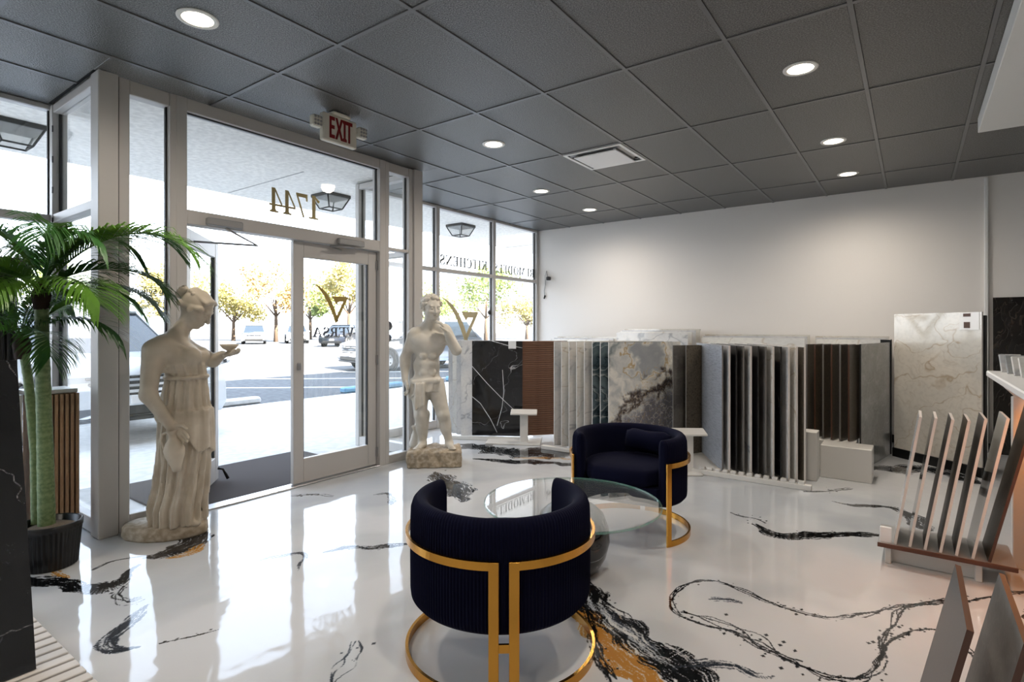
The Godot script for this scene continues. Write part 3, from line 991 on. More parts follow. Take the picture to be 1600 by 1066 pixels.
func storefront() -> void:
	# front plane of the recessed entrance, x = -4.15, local x runs towards -z
	var along := Vector3(0, 0, -1)
	var w1 := window(1, "tall narrow sidelight left of the entrance doors", Vector3(-4.17, 0, -1.36), along, 0.45, [0.06, 0.37], [[0.055, 0.10], [2.885, 0.09]], 0.0, 2.93, 0.07, 0.10)
	box("corner_post", w1, Vector3(-0.03, 1.465, 0.01), Vector3(0.11, 2.93, 0.13), M.frame_paint, 0.005)
	box("post_groove", w1, Vector3(0.0275, 1.465, 0.05), Vector3(0.012, 2.92, 0.012), M.dark_gasket)
	var t1 := text("lettering", w1, "No Soliciting", Vector3(0.215, 1.567, -0.016), 0.032, Basis(Vector3.UP, PI), M.letter_grey, false, 1.05, 800)
	t1.set_meta("label", "mirrored words No Soliciting on the glass")
	for s in [-0.026, 0.026]: box("sign_line", w1, Vector3(0.215, 1.567 + s, -0.014), Vector3(0.20, 0.004, 0.002), M.letter_grey)
	for s in [-0.1, 0.1]: box("sign_line", w1, Vector3(0.215 + s, 1.567, -0.014), Vector3(0.004, 0.052, 0.002), M.letter_grey)
	# door frame with the transom above
	var w2 := struct("window_2", "wide transom light above the entrance doors with gold house number", Vector3(-4.17, 0, -1.765), PI / 2)
	box("jamb", w2, Vector3(0.005, 1.465, 0), Vector3(0.07, 2.93, 0.11), M.frame_paint, 0.004)
	box("jamb", w2, Vector3(1.805, 1.465, 0), Vector3(0.07, 2.93, 0.11), M.frame_paint, 0.004)
	box("rail", w2, Vector3(0.905, 2.885, 0), Vector3(1.73, 0.09, 0.10), M.frame_paint, 0.004)
	box("rail", w2, Vector3(0.905, 2.10, 0), Vector3(1.73, 0.10, 0.11), M.frame_paint, 0.004)
	box("pane", w2, Vector3(0.905, 2.495, -0.005), Vector3(1.73, 0.69, 0.006), M.window_glass)
	for s in [0.044, 1.766]: box("gasket", w2, Vector3(s, 2.495, -0.005), Vector3(0.009, 0.69, 0.022), M.dark_gasket)
	box("gasket", w2, Vector3(0.905, 2.836, 0.01), Vector3(1.72, 0.009, 0.02), M.dark_gasket)
	box("threshold", w2, Vector3(0.905, 0.006, 0.0), Vector3(1.73, 0.012, 0.11), M.steel, 0.004)
	var digits := "1744"
	for k in 4:
		var d := text("digit", w2, digits[k], Vector3(1.10 - 0.118 * k, 2.35, -0.012), 0.20, Basis(Vector3.UP, PI), M.letter_gold, true, 0.80, 600)
		d.set_meta("label", "gold mirrored numeral %s" % digits[k])
	# closers
	for q in [[0.16, 0.42], [1.28, 1.56]]:
		box("door_closer", w2, Vector3((q[0] + q[1]) / 2, 2.085, 0.075), Vector3(q[1] - q[0], 0.055, 0.045), M.closer_grey, 0.008)
	mi("closer_arm", tube([Vector3(0.30, 2.05, 0.075), Vector3(0.60, 1.97, -0.03), Vector3(0.16, 1.965, -0.20)], [0.008], 6), M.closer_grey, w2)
	mi("closer_arm", tube([Vector3(1.46, 2.05, 0.075), Vector3(1.20, 2.03, 0.07), Vector3(1.34, 2.01, 0.04)], [0.008], 6), M.closer_grey, w2)
	# right leaf, closed: hinge at the right jamb
	var d2 := struct("door_2", "closed right entrance door with gold logo on its glass", Vector3(-4.185, 0.015, -3.53), -PI / 2)
	door_leaf(d2, 0.875, 2.03)
	logo(d2, Vector3(0.68, 1.685, -0.006), -0.37, 0.33, Basis())
	var vt := text("lettering", d2, "VERSA", Vector3(0.455, 1.265, 0.008), 0.085, Basis(), M.letter_blue, true, 1.1)
	vt.set_meta("label", "mirrored word VERSA on the door glass")
	box("lock", d2, Vector3(0.828, 0.98, -0.03), Vector3(0.03, 0.06, 0.02), M.steel, 0.004)
	for y in [0.12, 1.0, 1.9]: box("hinge", d2, Vector3(0.0, y, -0.03), Vector3(0.02, 0.09, 0.02), M.steel)
	# left leaf, open outwards
	var d1 := struct("door_1", "left entrance door standing open to the outside", Vector3(-4.24, 0.015, -1.83), PI / 2 + deg_to_rad(50))
	door_leaf(d1, 0.85, 2.03)
	var bar := mi("push_bar", tube([Vector3(0.13, 1.03, 0.10), Vector3(0.79, 1.03, 0.10)], [0.028], 14), M.white_gloss, d1)
	var pt := text("lettering", bar, "PUSH", Vector3(0.62, 1.03, 0.129), 0.03, Basis(), M.letter_grey, false, 1.0, 800)
	pt.set_meta("label", "grey word PUSH on the bar")
	for s in [0.16, 0.76]: box("bar_bracket", d1, Vector3(s, 1.03, 0.05), Vector3(0.03, 0.05, 0.07), M.white_gloss, 0.004)
	mi("door_stop", tube([Vector3(0.80, 0.10, 0.03), Vector3(0.80, 0.09, 0.07), Vector3(0.80, 0.005, 0.11)], [0.012, 0.010, 0.014], 8), M.camera_black, d1)
	# right sidelight and corner post
	var w3 := window(3, "tall narrow sidelight right of the entrance doors", Vector3(-4.17, 0, -3.63), along, 0.4, [0.0, 0.31], [[0.04, 0.08], [2.09, 0.03], [2.885, 0.09]], 0.0, 2.93, 0.05, 0.10)
	box("corner_post", w3, Vector3(0.395, 1.465, 0.01), Vector3(0.12, 2.93, 0.13), M.frame_paint, 0.005)
	for y in [1.34, 1.22]: mi("round_sticker", lathe([[0.0, 0.0], [0.045 if y > 1.3 else 0.035, 0.0], [0.045 if y > 1.3 else 0.035, 0.002], [0.0, 0.002]], 24), M.letter_blue, w3, Vector3(0.07, y, -0.010), Basis(Vector3.RIGHT, PI / 2))
	# returns of the recess back to the window line
	window(4, "left return pane between the corner post and the window line", Vector3(-5.08, 0, -1.33), Vector3(1, 0, 0), 0.9, [0.03, 0.85], [[0.055, 0.10], [2.11, 0.06], [2.90, 0.06]], 0.0, 2.93, 0.06, 0.09)
	window(5, "right return pane between the corner post and the window line", Vector3(-5.08, 0, -4.05), Vector3(1, 0, 0), 0.9, [0.03, 0.85], [[0.055, 0.10], [2.09, 0.05], [2.90, 0.06]], 0.0, 2.93, 0.06, 0.09)
	# window line
	var w6 := window(6, "large three-bay shop window beyond the entrance with mirrored lettering", Vector3(-5.11, 0, -4.08), along, 3.67, [0.03, 1.255, 2.47, 3.64], [[0.055, 0.10], [2.09, 0.05], [2.92, 0.035]], 0.0, 2.935, 0.06, 0.09)
	var k1 := text("lettering", w6, "KITCHENS", Vector3(1.85, 2.235, -0.012), 0.135, Basis(Vector3.UP, PI), M.letter_grey, true, 1.04)
	k1.set_meta("label", "mirrored word KITCHENS on the glass")
	var k2 := text("lettering", w6, "REMODELS", Vector3(3.06, 2.225, -0.012), 0.135, Basis(Vector3.UP, PI), M.letter_grey, true, 1.04)
	k2.set_meta("label", "mirrored word REMODELS on the glass")
	logo(w6, Vector3(1.36, 1.73, -0.012), 0.80, 0.60, Basis())
	mi("round_sticker", lathe([[0.0, 0.0], [0.035, 0.0], [0.035, 0.002], [0.0, 0.002]], 20), M.dark_gasket, w6, Vector3(2.40, 1.55, -0.010), Basis(Vector3.RIGHT, PI / 2))
	window(7, "shop window left of the entrance behind the palm", Vector3(-5.11, 0, 3.2), along, 4.55, [0.03, 1.16, 2.33, 3.48, 4.52], [[0.055, 0.10], [2.11, 0.06], [2.92, 0.035]], 0.0, 2.935, 0.06, 0.09)
	# small clips in the left upright
	for i in 8: box("clip", get_node("window_4"), Vector3(0.075, 2.75 - 0.22 * i, 0.047), Vector3(0.014, 0.045, 0.006), M.dark_gasket)

# ---------------------------------------------------------------- outside
func lantern(at: Vector3, label: String) -> void:
	var o := thing("soffit_lantern", label, "lantern", at, 0.0, "lanterns under the outside soffit")
	box("top_plate", o, Vector3(0, -0.02, 0), Vector3(0.34, 0.04, 0.34), M.lantern_metal, 0.006)
	var r := 0.155
	var q := 0.095
	for s in [[-1, -1], [1, -1], [1, 1], [-1, 1]]:
		mi("corner_bar", tube([Vector3(s[0] * r, -0.04, s[1] * r), Vector3(s[0] * q, -0.17, s[1] * q)], [0.009], 6), M.lantern_metal, o)
	for k in 4:
		var a := Vector3(q, -0.17, q).rotated(Vector3.UP, k * PI / 2)
		var b := Vector3(-q, -0.17, q).rotated(Vector3.UP, k * PI / 2)
		mi("bottom_bar", tube([a, b], [0.008], 6), M.lantern_metal, o)
		var st := new_st(false)
		var c := Vector3(r, -0.04, r).rotated(Vector3.UP, k * PI / 2)
		var d := Vector3(-r, -0.04, r).rotated(Vector3.UP, k * PI / 2)
		quad(st, a, b, d, c)
		mi("pane", done(st), M.lantern_glass, o)

func make_car(label: String, paint: Material, at: Vector3, turn: float, group := "") -> Node3D:
	# nose towards +x, 4.6 long, 1.85 wide
	var o := thing("parked_car", label, "car", at, turn, group)
	var prof := [[-2.28, 0.42], [-2.30, 0.80], [-2.20, 1.02], [1.05, 1.02], [1.75, 0.96], [2.12, 0.86], [2.26, 0.66], [2.28, 0.40], [2.15, 0.26], [-2.15, 0.26]]
	var st := new_st()
	var rows := []
	for z in [[-0.80, 0.93], [-0.88, 0.98], [-0.925, 1.0], [-0.925, 1.0], [0.925, 1.0], [0.925, 1.0], [0.88, 0.98], [0.80, 0.93]]:
		var row := PackedVector3Array()
		for p in prof: row.append(Vector3(p[0] * (z[1] if absf(p[0]) > 2.0 else 1.0), 0.62 + (p[1] - 0.62) * z[1], z[0]))
		rows.append(row)
	var body := new_st()
	grid(body, rows, true)
	for s in [0, rows.size() - 1]:
		var r: PackedVector3Array = rows[s]
		var arr := []
		for p in r: arr.append(p)
		face(body, arr, Vector3(0, 0.6, 0))
	mi("body", done(body), paint, o)
	# cabin
	var cab := new_st(false)
	var lo := [[-2.12, 0.84], [1.05, 0.84]]
	var a := [Vector3(-2.15, 1.0, -0.84), Vector3(1.10, 1.0, -0.84), Vector3(1.10, 1.0, 0.84), Vector3(-2.15, 1.0, 0.84)]
	var b := [Vector3(-1.75, 1.56, -0.66), Vector3(0.18, 1.56, -0.66), Vector3(0.18, 1.56, 0.66), Vector3(-1.75, 1.56, 0.66)]
	var ctr := Vector3(-0.5, 1.2, 0)
	for k in 4: face(cab, [a[k], a[(k + 1) % 4], b[(k + 1) % 4], b[k]], ctr)
	face(cab, b, ctr)
	mi("cabin_glass", done(cab), M.car_glass, o)
	var rf := new_st(false)
	add_box(rf, Vector3(-0.8, 1.58, 0), Vector3(2.05, 0.06, 1.36), 0.025)
	mi("roof", done(rf), paint, o)
	for s in [-1.0, 1.0]:
		for q in [[[-2.15, 1.0, 0.845], [-1.77, 1.57, 0.665]], [[-0.75, 1.0, 0.845], [-0.78, 1.57, 0.665]], [[1.10, 1.0, 0.845], [0.20, 1.57, 0.665]]]:
			mi("pillar", tube([Vector3(q[0][0], q[0][1], q[0][2] * s), Vector3(q[1][0], q[1][1], q[1][2] * s)], [0.045, 0.035], 6), paint, o)
		box("headlight", o, Vector3(2.14, 0.76, s * 0.66), Vector3(0.14, 0.13, 0.36), M.head_lamp, 0.03)
		box("mirror", o, Vector3(0.85, 1.06, s * 0.98), Vector3(0.12, 0.14, 0.16), paint, 0.03)
		for x in [-1.42, 1.42]:
			var wh := mi("wheel", lathe([[0.20, -0.11], [0.31, -0.11], [0.345, -0.07], [0.345, 0.07], [0.31, 0.11], [0.20, 0.11]], 28), M.tyre, o, Vector3(x, 0.345, s * 0.83), Basis(Vector3.RIGHT, PI / 2))
			mi("rim", lathe([[0.0, -0.10], [0.06, -0.112], [0.21, -0.10], [0.225, -0.11], [0.225, 0.11], [0.21, 0.10], [0.06, 0.112], [0.0, 0.10]], 24), M.rim_metal, wh)
			for k in 5:
				var an := TAU * k / 5.0
				box("hub_hole", wh, Vector3(cos(an) * 0.14, 0.0, sin(an) * 0.14), Vector3(0.05, 0.222, 0.05), M.tyre)
			mi("wheel_arch", lathe([[0.36, -0.10], [0.42, -0.10], [0.42, 0.104], [0.36, 0.104]], 28), M.grille_black, o, Vector3(x, 0.36, s * 0.83), Basis(Vector3.RIGHT, PI / 2))
	for k in 4: box("grille_bar", o, Vector3(2.245, 0.58 + 0.065 * k, 0), Vector3(0.05, 0.035, 1.0 + 0.05 * k), M.grille_black, 0.008)
	box("lower_intake", o, Vector3(2.24, 0.40, 0), Vector3(0.08, 0.13, 1.35), M.grille_black, 0.02)
	box("number_plate", o, Vector3(2.295, 0.52, 0), Vector3(0.02, 0.10, 0.32), M.white_gloss, 0.004)
	box("bumper_lip", o, Vector3(2.20, 0.30, 0), Vector3(0.16, 0.05, 1.6), M.grille_black, 0.015)
	return o

func make_tree(label: String, at: Vector3, height: float, spread: float, leaf: Material, sd: int) -> void:
	var o := thing("roadside_tree", label, "tree", at, 0.0, "trees beyond the parking lot")
	var rng := RandomNumberGenerator.new()
	rng.seed = sd
	var top := Vector3(rng.randf_range(-0.3, 0.3), height * 0.55, 0)
	mi("trunk", tube([Vector3.ZERO, Vector3(0.05, height * 0.3, 0), top], [0.22, 0.16, 0.09], 8), M.bark, o)
	for k in 4:
		var a := TAU * k / 4.0 + rng.randf()
		mi("branch", tube([Vector3(0.05, height * 0.32, 0), Vector3(cos(a) * spread * 0.5, height * 0.62, sin(a) * spread * 0.5)], [0.10, 0.03], 6), M.bark, o)
	var st := new_st(false)
	var lumps := []
	for k in 11: lumps.append([Vector3(rng.randf_range(-1, 1) * spread * 0.65, height * rng.randf_range(0.48, 0.9), rng.randf_range(-1, 1) * spread * 0.65), spread * rng.randf_range(0.26, 0.46)])
	for i in 2600:
		var l: Array = lumps[rng.randi() % lumps.size()]
		var d := Vector3(rng.randfn(), rng.randfn(), rng.randfn()).normalized() * pow(rng.randf(), 0.4)
		var p: Vector3 = l[0] + d * float(l[1])
		var b := Basis.from_euler(Vector3(rng.randf() * TAU, rng.randf() * TAU, rng.randf() * TAU))
		var s := rng.randf_range(0.10, 0.22)
		quad(st, p + b * Vector3(-s, 0, 0), p + b * Vector3(0, 0, s * 0.6), p + b * Vector3(s, 0, 0), p + b * Vector3(0, 0, -s * 0.6))
	mi("foliage", done(st), leaf, o)

func outside() -> void:
	var p := struct("floor_pavement", "pale concrete walk outside the shop")
	span("walk", p, Vector3(-9.3, -0.16, -30), Vector3(-5.165, -0.015, 14), M.concrete)
	span("entrance_slab", p, Vector3(-5.165, -0.16, -4.08), Vector3(-4.165, -0.015, -1.29), M.concrete)
	var g := struct("floor_lot", "sunlit asphalt parking lot")
	span("asphalt", g, Vector3(-90, -0.2, -120), Vector3(-9.3, -0.03, 60), M.asphalt)
	for k in 9:
		var z := 4.0 - 2.9 * k
		var ln := box("bay_line", g, Vector3(-12.0, -0.028, z - 2.0), Vector3(5.6, 0.006, 0.12), M.line_white, 0, turned(40))
	for k in 3:
		var ws := box("wheel_stop", self, Vector3(-9.55, 0.03, [-4.6, -8.0, -11.2][k]), Vector3(0.20, 0.12, 1.6), M.sky_blue_paint if k > 0 else M.concrete, 0.03)
		tag(ws, ["pale concrete wheel stop seen through the open door", "blue wheel stop seen through the closed glass door", "farther blue wheel stop beyond the right sidelight"][k], "wheel stop", "wheel stops of the parking lot")
	var mt := box("door_mat", self, Vector3(-4.80, -0.007, -2.62), Vector3(1.15, 0.016, 1.75), M.door_mat, 0.004)
	tag(mt, "brown grey entrance mat outside the open door", "door mat")
	var s := struct("ceiling_soffit", "rough white soffit over the walk outside")
	span("soffit", s, Vector3(-6.76, 2.95, -20), Vector3(-5.13, 3.06, 12), M.soffit_stucco)
	span("soffit", s, Vector3(-5.13, 2.95, -4.05), Vector3(-4.17, 3.06, -1.33), M.soffit_stucco)
	for z in [-3.4, -9.0]: span("soffit_joint", s, Vector3(-6.7, 2.946, z - 0.006), Vector3(-5.15, 2.9505, z + 0.006), M.closer_grey)
	lantern(Vector3(-5.83, 2.95, -1.25), "dark metal soffit lantern seen above the palm")
	lantern(Vector3(-5.79, 2.95, -4.2), "dark metal soffit lantern seen beside the house number")
	lantern(Vector3(-5.81, 2.95, -6.63), "dark metal soffit lantern seen above the word KITCHENS")
	make_car("white car parked nose-in close to the left sidelight", M.car_white, Vector3(-9.5, -0.015, -2.72), 0.0, "cars in the parking lot")
	make_car("silver car seen through the closed glass door, front wheel showing", M.car_silver, Vector3(-13.7, -0.03, -13.2), deg_to_rad(-105), "cars in the parking lot")
	make_car("dark sport utility car far off behind the closed door logo", M.car_dark, Vector3(-34.5, -0.03, -26.0), deg_to_rad(-55), "cars in the parking lot")
	make_car("small silver car far off seen through the open doorway", M.car_silver, Vector3(-46.0, -0.03, -25.6), deg_to_rad(-30), "cars in the parking lot")
	make_car("small white car far off beside the silver one", M.car_white, Vector3(-45.0, -0.03, -29.0), deg_to_rad(-30), "cars in the parking lot")
	make_tree("green tree far off behind the No Soliciting pane", Vector3(-50, -0.03, -14), 6.0, 3.2, M.leaf_green, 1)
	make_tree("yellowish tree just left of the open door gap", Vector3(-52, -0.03, -22), 6.6, 3.4, M.leaf_yellow, 2)
	make_tree("orange tinged tree seen through the open doorway", Vector3(-50, -0.03, -30), 7.6, 3.6, M.leaf_orange, 3)
	make_tree("tall pale tree behind the gold door logo", Vector3(-48, -0.03, -37), 8.6, 3.8, M.leaf_yellow, 4)
	make_tree("leafy green tree behind the large window logo", Vector3(-36, -0.03, -45), 7.2, 4.2, M.leaf_green, 5)
	make_tree("pale tree between the orange tree and the tall pale tree", Vector3(-57, -0.03, -38.5), 7.2, 3.4, M.leaf_green, 8)
	make_tree("low yellow tree left of the orange tree", Vector3(-58, -0.03, -30), 6.0, 3.2, M.leaf_yellow, 9)
	make_tree("broad green tree behind the male statue's shoulder", Vector3(-48, -0.03, -48.5), 6.8, 4.0, M.leaf_green, 10)
	make_tree("small yellow tree right of the large window logo", Vector3(-37, -0.03, -54), 5.0, 3.2, M.leaf_yellow, 11)
	make_tree("green tree beyond the left shop window", Vector3(-45, -0.03, -4), 6.2, 3.4, M.leaf_green, 7)

# ---------------------------------------------------------------- furniture
func make_chair(label: String, at: Vector3, turn: float) -> Node3D:
	# opens towards +z; angle f is measured from the back
	var o := thing("barrel_chair", label, "chair", at, turn, "navy barrel chairs with gold frames")
	var R := 0.372
	var fm := deg_to_rad(126)
	var ribs := 118
	var st := new_st()
	var rows := []
	var cols := ribs * 6
	for i in range(-4, cols + 5):
		var f := -fm + 2.0 * fm * clampf(i, 0, cols) / cols
		var tip := 0.0
		var extra := 0.0
		if i < 0 or i > cols:
			tip = absf(i if i < 0 else i - cols) / 4.0
			extra = (1.0 if i > cols else -1.0) * sin(tip * PI / 2) * 0.075
		f += extra
		var shrink := cos(tip * PI / 2)
		var groove := -0.006 * pow(absf(cos(PI * i / 6.0)), 3.0)
		var sec := [[R - 0.05, 0.222, 0.0], [R - 0.018, 0.228, 0.0], [R - 0.003, 0.245, 1.0], [R, 0.27, 1.0], [R + 0.001, 0.40, 1.0], [R, 0.55, 1.0], [R - 0.002, 0.590, 1.0], [R - 0.010, 0.615, 0.8], [R - 0.024, 0.630, 0.4], [R - 0.040, 0.634, 0.0], [R - 0.058, 0.629, 0.0], [R - 0.071, 0.612, 0.0], [R - 0.077, 0.585, 0.0], [R - 0.078, 0.40, 0.0], [R - 0.078, 0.24, 0.0]]
		var row := PackedVector3Array()
		for s in sec:
			var r: float = s[0] + groove * s[2]
			r = R - 0.039 + (r - R + 0.039) * maxf(shrink, 0.02)
			var y: float = s[1] if shrink > 0.99 else 0.43 + (s[1] - 0.43) * lerpf(0.93, 1.0, shrink)
			row.append(Vector3(r * sin(f), y, -r * cos(f)))
		rows.append(row)
	grid(st, rows, true, true)
	mi("shell", done(st), M.navy_velvet, o)
	# under body: the circle cut straight at the front
	var body := PackedVector2Array()
	for i in 49:
		var f := -2.36 + 4.72 * i / 48.0
		body.append(Vector2((R - 0.045) * sin(f), -(R - 0.045) * cos(f)))
	var bs := new_st(false)
	var b0 := []
	var b1 := []
	for p in body:
		b0.append(Vector3(p.x, 0.225, p.y))
		b1.append(Vector3(p.x, 0.335, p.y))
	for i in body.size():
		var k := (i + 1) % body.size()
		face(bs, [b0[i], b0[k], b1[k], b1[i]], Vector3(0, 0.28, 0))
	face(bs, b0, Vector3(0, 0.28, 0))
	face(bs, b1, Vector3(0, 0.28, 0))
	mi("seat_base", done(bs), M.navy_velvet, o)
	# cushion with rounded rim
	var cs := new_st()
	var cr := []
	for q in [[0.0, 0.338], [0.93, 0.338], [0.98, 0.352], [1.0, 0.375], [1.0, 0.405], [0.975, 0.428], [0.91, 0.442], [0.6, 0.452], [0.0, 0.455]]:
		var row := PackedVector3Array()
		for i in 64:
			var f := TAU * i / 64.0
			var v := Vector2(sin(f), -cos(f)) * 0.292
			if v.y > 0.235: v = Vector2(v.x * 1.08, 0.235 + (v.y - 0.235) * 0.5)
			row.append(Vector3(v.x * q[0], q[1], v.y * q[0]))
		cr.append(row)
	grid(cs, cr, true, true)
	mi("cushion", done(cs), M.navy_velvet, o)
	# gold frame, two mirrored halves
	for s in [-1.0, 1.0]:
		var gap := 0.018
		var rb := R + 0.008
		var f0: float = asin(gap / rb)
		var f1: float = fm + 0.02
		for band in [[0.470, 0.500, 0.012, "waist_band"], [0.0, 0.035, 0.012, "floor_ring"]]:
			var fs := new_st(false)
			var rr := []
			for i in 41:
				var f := lerpf(f0, f1, i / 40.0) * float(s)
				var row := PackedVector3Array()
				for q in [[0.0, band[0]], [band[2], band[0]], [band[2], band[1]], [0.0, band[1]]]:
					row.append(Vector3((rb + q[0]) * sin(f), q[1], -(rb + q[0]) * cos(f)))
				rr.append(row)
			grid(fs, rr, true, s > 0)
			mi(band[3], done(fs), M.gold_metal, o)
		box("back_post", o, Vector3(s * (gap + 0.018), 0.25, -rb - 0.006), Vector3(0.036, 0.5, 0.013), M.gold_metal, 0.0015)
		box("front_post", o, Vector3((rb + 0.006) * sin(f1) * s, 0.25, -(rb + 0.006) * cos(f1)), Vector3(0.012, 0.5, 0.034), M.gold_metal, 0.0015, Basis(Vector3.UP, -s * (f1 - PI / 2)))
	box("back_link", o, Vector3(0, 0.197, -R - 0.012), Vector3(0.036, 0.030, 0.010), M.gold_metal)
	return o

func furniture() -> void:
	var c1 := make_chair("navy ribbed barrel chair seen from behind in the foreground", Vector3(-1.40, 0, -1.85), 0.0)
	# local +z must point away from the viewer
	c1.rotation.y = YAW + PI + 0.05
	var c2 := copy(c1, "navy velvet barrel chair facing the viewer before the tile racks", Vector3(-1.53, 0, -3.43), 0.16)
	var pw := thing("kidney_pillow", "small navy velvet pillow on the far barrel chair", "pillow", Vector3(-1.475, 0.452, -3.585), 0.16 - 0.25)
	var st := new_st()
	var rows := []
	for i in 17:
		var u := -1.0 + i / 8.0
		var row := PackedVector3Array()
		for j in 20:
			var a := TAU * j / 20.0
			var edge := pow(maxf(1.0 - pow(absf(u), 4.0), 0.0), 0.5)
			row.append(Vector3(u * 0.165, 0.098 + sin(a) * (0.066 + 0.034 * u * u) * maxf(edge, 0.55), cos(a) * 0.055 * maxf(edge, 0.12)))
		rows.append(row)
	grid(st, rows, true)
	mi("cover", done(st), M.navy_velvet, pw, Vector3.ZERO, Basis(Vector3.RIGHT, -0.25))
	# glass table
	var t := thing("coffee_table", "round glass coffee table on a black rounded pedestal", "table", Vector3(-1.505, 0, -2.63))
	mi("pedestal", lathe([[0.0, 0.0], [0.125, 0.0], [0.145, 0.02], [0.185, 0.09], [0.205, 0.17], [0.200, 0.24], [0.170, 0.315], [0.125, 0.352], [0.10, 0.362], [0.0, 0.362]], 48), M.black_marble, t)
	var gt := mi("glass_top", lathe([[0.0, 0.366], [0.469, 0.366], [0.475, 0.372], [0.475, 0.374], [0.469, 0.380], [0.0, 0.380]], 96, false), M.table_glass, t)
	mi("glass_edge", lathe([[0.4755, 0.367], [0.4775, 0.370], [0.4775, 0.376], [0.4755, 0.379]], 96), M.glass_rim, t)

# ---------------------------------------------------------------- tile displays along the far wall
func t_stand(at: Vector3, h: float, label: String, turn: float) -> void:
	var o := thing("sample_pedestal", label, "pedestal", at, turn, "small white label pedestals")
	box("post", o, Vector3(0, h / 2, 0), Vector3(0.09, h - 0.02, 0.03), M.rack_white, 0.003)
	box("top", o, Vector3(0, h, 0.02), Vector3(0.30, 0.02, 0.14), M.rack_white, 0.004, Basis(Vector3.RIGHT, 0.25))
	box("foot", o, Vector3(0, 0.0075, 0.04), Vector3(0.20, 0.015, 0.16), M.rack_white, 0.003)

func displays() -> void:
	# rack one: slabs on edge, turned 30 degrees to the left
	var r := thing("slab_rack", "white slotted floor rack under the edge-on tile slabs", "rack", Vector3(-1.1, 0, -5.04), 0.0)
	var top := 0.045
	box("front_rail", r, Vector3(-0.06, top / 2, -0.01), Vector3(0.99, top, 0.05), M.rack_white, 0.004)
	for i in 13: box("slot_block", r, Vector3(-0.44 + 0.0667 * i, top + 0.012, -0.015), Vector3(0.045, 0.024, 0.04), M.rack_white, 0.003)
	box("side_rail", r, Vector3(-0.86, top / 2, -0.45), Vector3(0.05, top, 1.05), M.rack_white, 0.004, turned(32))
	box("tray", r, Vector3(-0.30, 0.012, -0.50), Vector3(1.0, 0.022, 0.9), M.rack_white, 0.003)
	var kinds := ["silver_tile", "white_marble_soft", "charcoal_tile", "grey_concrete", "white_marble_grey", "charcoal_tile", "grey_concrete", "white_marble_gold", "black_marble", "white_marble_soft", "cream_calacatta", "taupe_stone"]
	var words := ["broad silver brushed tile slab leading the edge-on row", "pale grey slab just right of the silver slab", "black slab third in the edge-on row", "dim concrete slab fourth in the edge-on row", "white edged slab fifth in the edge-on row", "charcoal slab sixth in the edge-on row", "concrete slab seventh in the edge-on row", "white edged slab eighth in the edge-on row", "black veined slab ninth in the edge-on row", "pale slab tenth in the edge-on row", "cream slab eleventh in the edge-on row", "taupe slab last in the edge-on row by the white boxes"]
	for i in 12:
		var em: Material = M.tile_edge_white if i in [1, 4, 7, 9, 10, 11] else (M.tile_edge_grey if i in [0, 3, 6] else M.tile_edge_dark)
		var s := slab("tile_slab", self, Vector3(-1.375 + 0.0595 * i, 0.046, -5.09), turned(120), 0.88 if i else 1.0, 1.115, 0.016 if em == M.tile_edge_white else 0.012, M[kinds[i]], em)
		tag(s, words[i], "tile slab", "tile slabs standing on edge in the white rack")
	t_stand(Vector3(-1.66, 0, -5.02), 0.375, "small white pedestal left of the silver slab", 0.6)
	# rack two: slabs turned the other way, the agate one in front
	var r2 := thing("slab_rack", "white floor rack behind the far barrel chair", "rack", Vector3(-2.83, 0, -5.12))
	box("front_rail", r2, Vector3(0, 0.02, 0.02), Vector3(0.92, 0.04, 0.05), M.rack_white, 0.004)
	box("tray", r2, Vector3(0.35, 0.012, -0.45), Vector3(1.1, 0.022, 0.85), M.rack_white, 0.003)
	var k2 := ["white_marble_soft", "white_marble_gold", "white_marble_grey", "white_marble_gold", "white_marble_grey", "blue_grey_marble", "blue_grey_marble", "agate_stone"]
	var n2 := ["plain pale slab nearest the walnut panel", "cream veined slab second from the walnut panel", "grey streaked slab third from the walnut panel", "gold veined slab fourth from the walnut panel", "grey veined slab fifth from the walnut panel", "blue grey slab behind the agate slab", "darker blue grey slab touching the agate slab", "large agate patterned slab with brown ridges behind the barrel chair"]
	for i in 8:
		var s := slab("tile_slab", self, Vector3(-3.155 + 0.0925 * i, 0.042, -5.13), turned(60), 0.92, 1.13, 0.012, M[k2[i]], M.tile_edge_white)
		tag(s, n2[i], "tile slab", "tile slabs fanned behind the far chair")
	for i in 2:
		var s := slab("tile_slab", self, Vector3(-1.98 + 0.12 * i, 0.042, -5.52 - 0.04 * i), turned(62), 0.75, 1.10, 0.012, M["grey_concrete" if i == 0 else "taupe_stone"], M.tile_edge_grey)
		tag(s, ["dark concrete slab between the agate and silver slabs", "taupe slab tucked behind the dark concrete slab"][i], "tile slab", "tile slabs fanned behind the far chair")
	# rack three beside the window
	var r3 := thing("slab_rack", "white floor rack of panels beside the window", "rack", Vector3(-4.2, 0, -5.2))
	box("front_rail", r3, Vector3(0.12, 0.02, 0.10), Vector3(0.85, 0.04, 0.06), M.rack_white, 0.004, turned(29))
	box("tray", r3, Vector3(0.45, 0.010, -0.02), Vector3(0.62, 0.018, 0.40), M.rack_white, 0.003, turned(29))
	for i in 4:
		var s := slab("tile_slab", self, Vector3(-4.36 - 0.085 * i, 0.04, -4.98 - 0.02 * i), turned(33), 0.5, 1.13, 0.012, M[["white_marble_grey", "white_marble_soft", "white_marble_gold", "white_marble_soft"][i]], M.tile_edge_white)
		tag(s, ["grey veined white panel touching the black marble panel", "pale panel behind the male statue's arm", "cream panel behind the male statue's back", "outermost pale panel close to the window"][i], "tile slab", "panels in the window rack")
	var sb := slab("tile_slab", self, Vector3(-4.245, 0.045, -5.05), turned(29), 0.60, 1.12, 0.012, M.black_marble, M.tile_edge_dark)
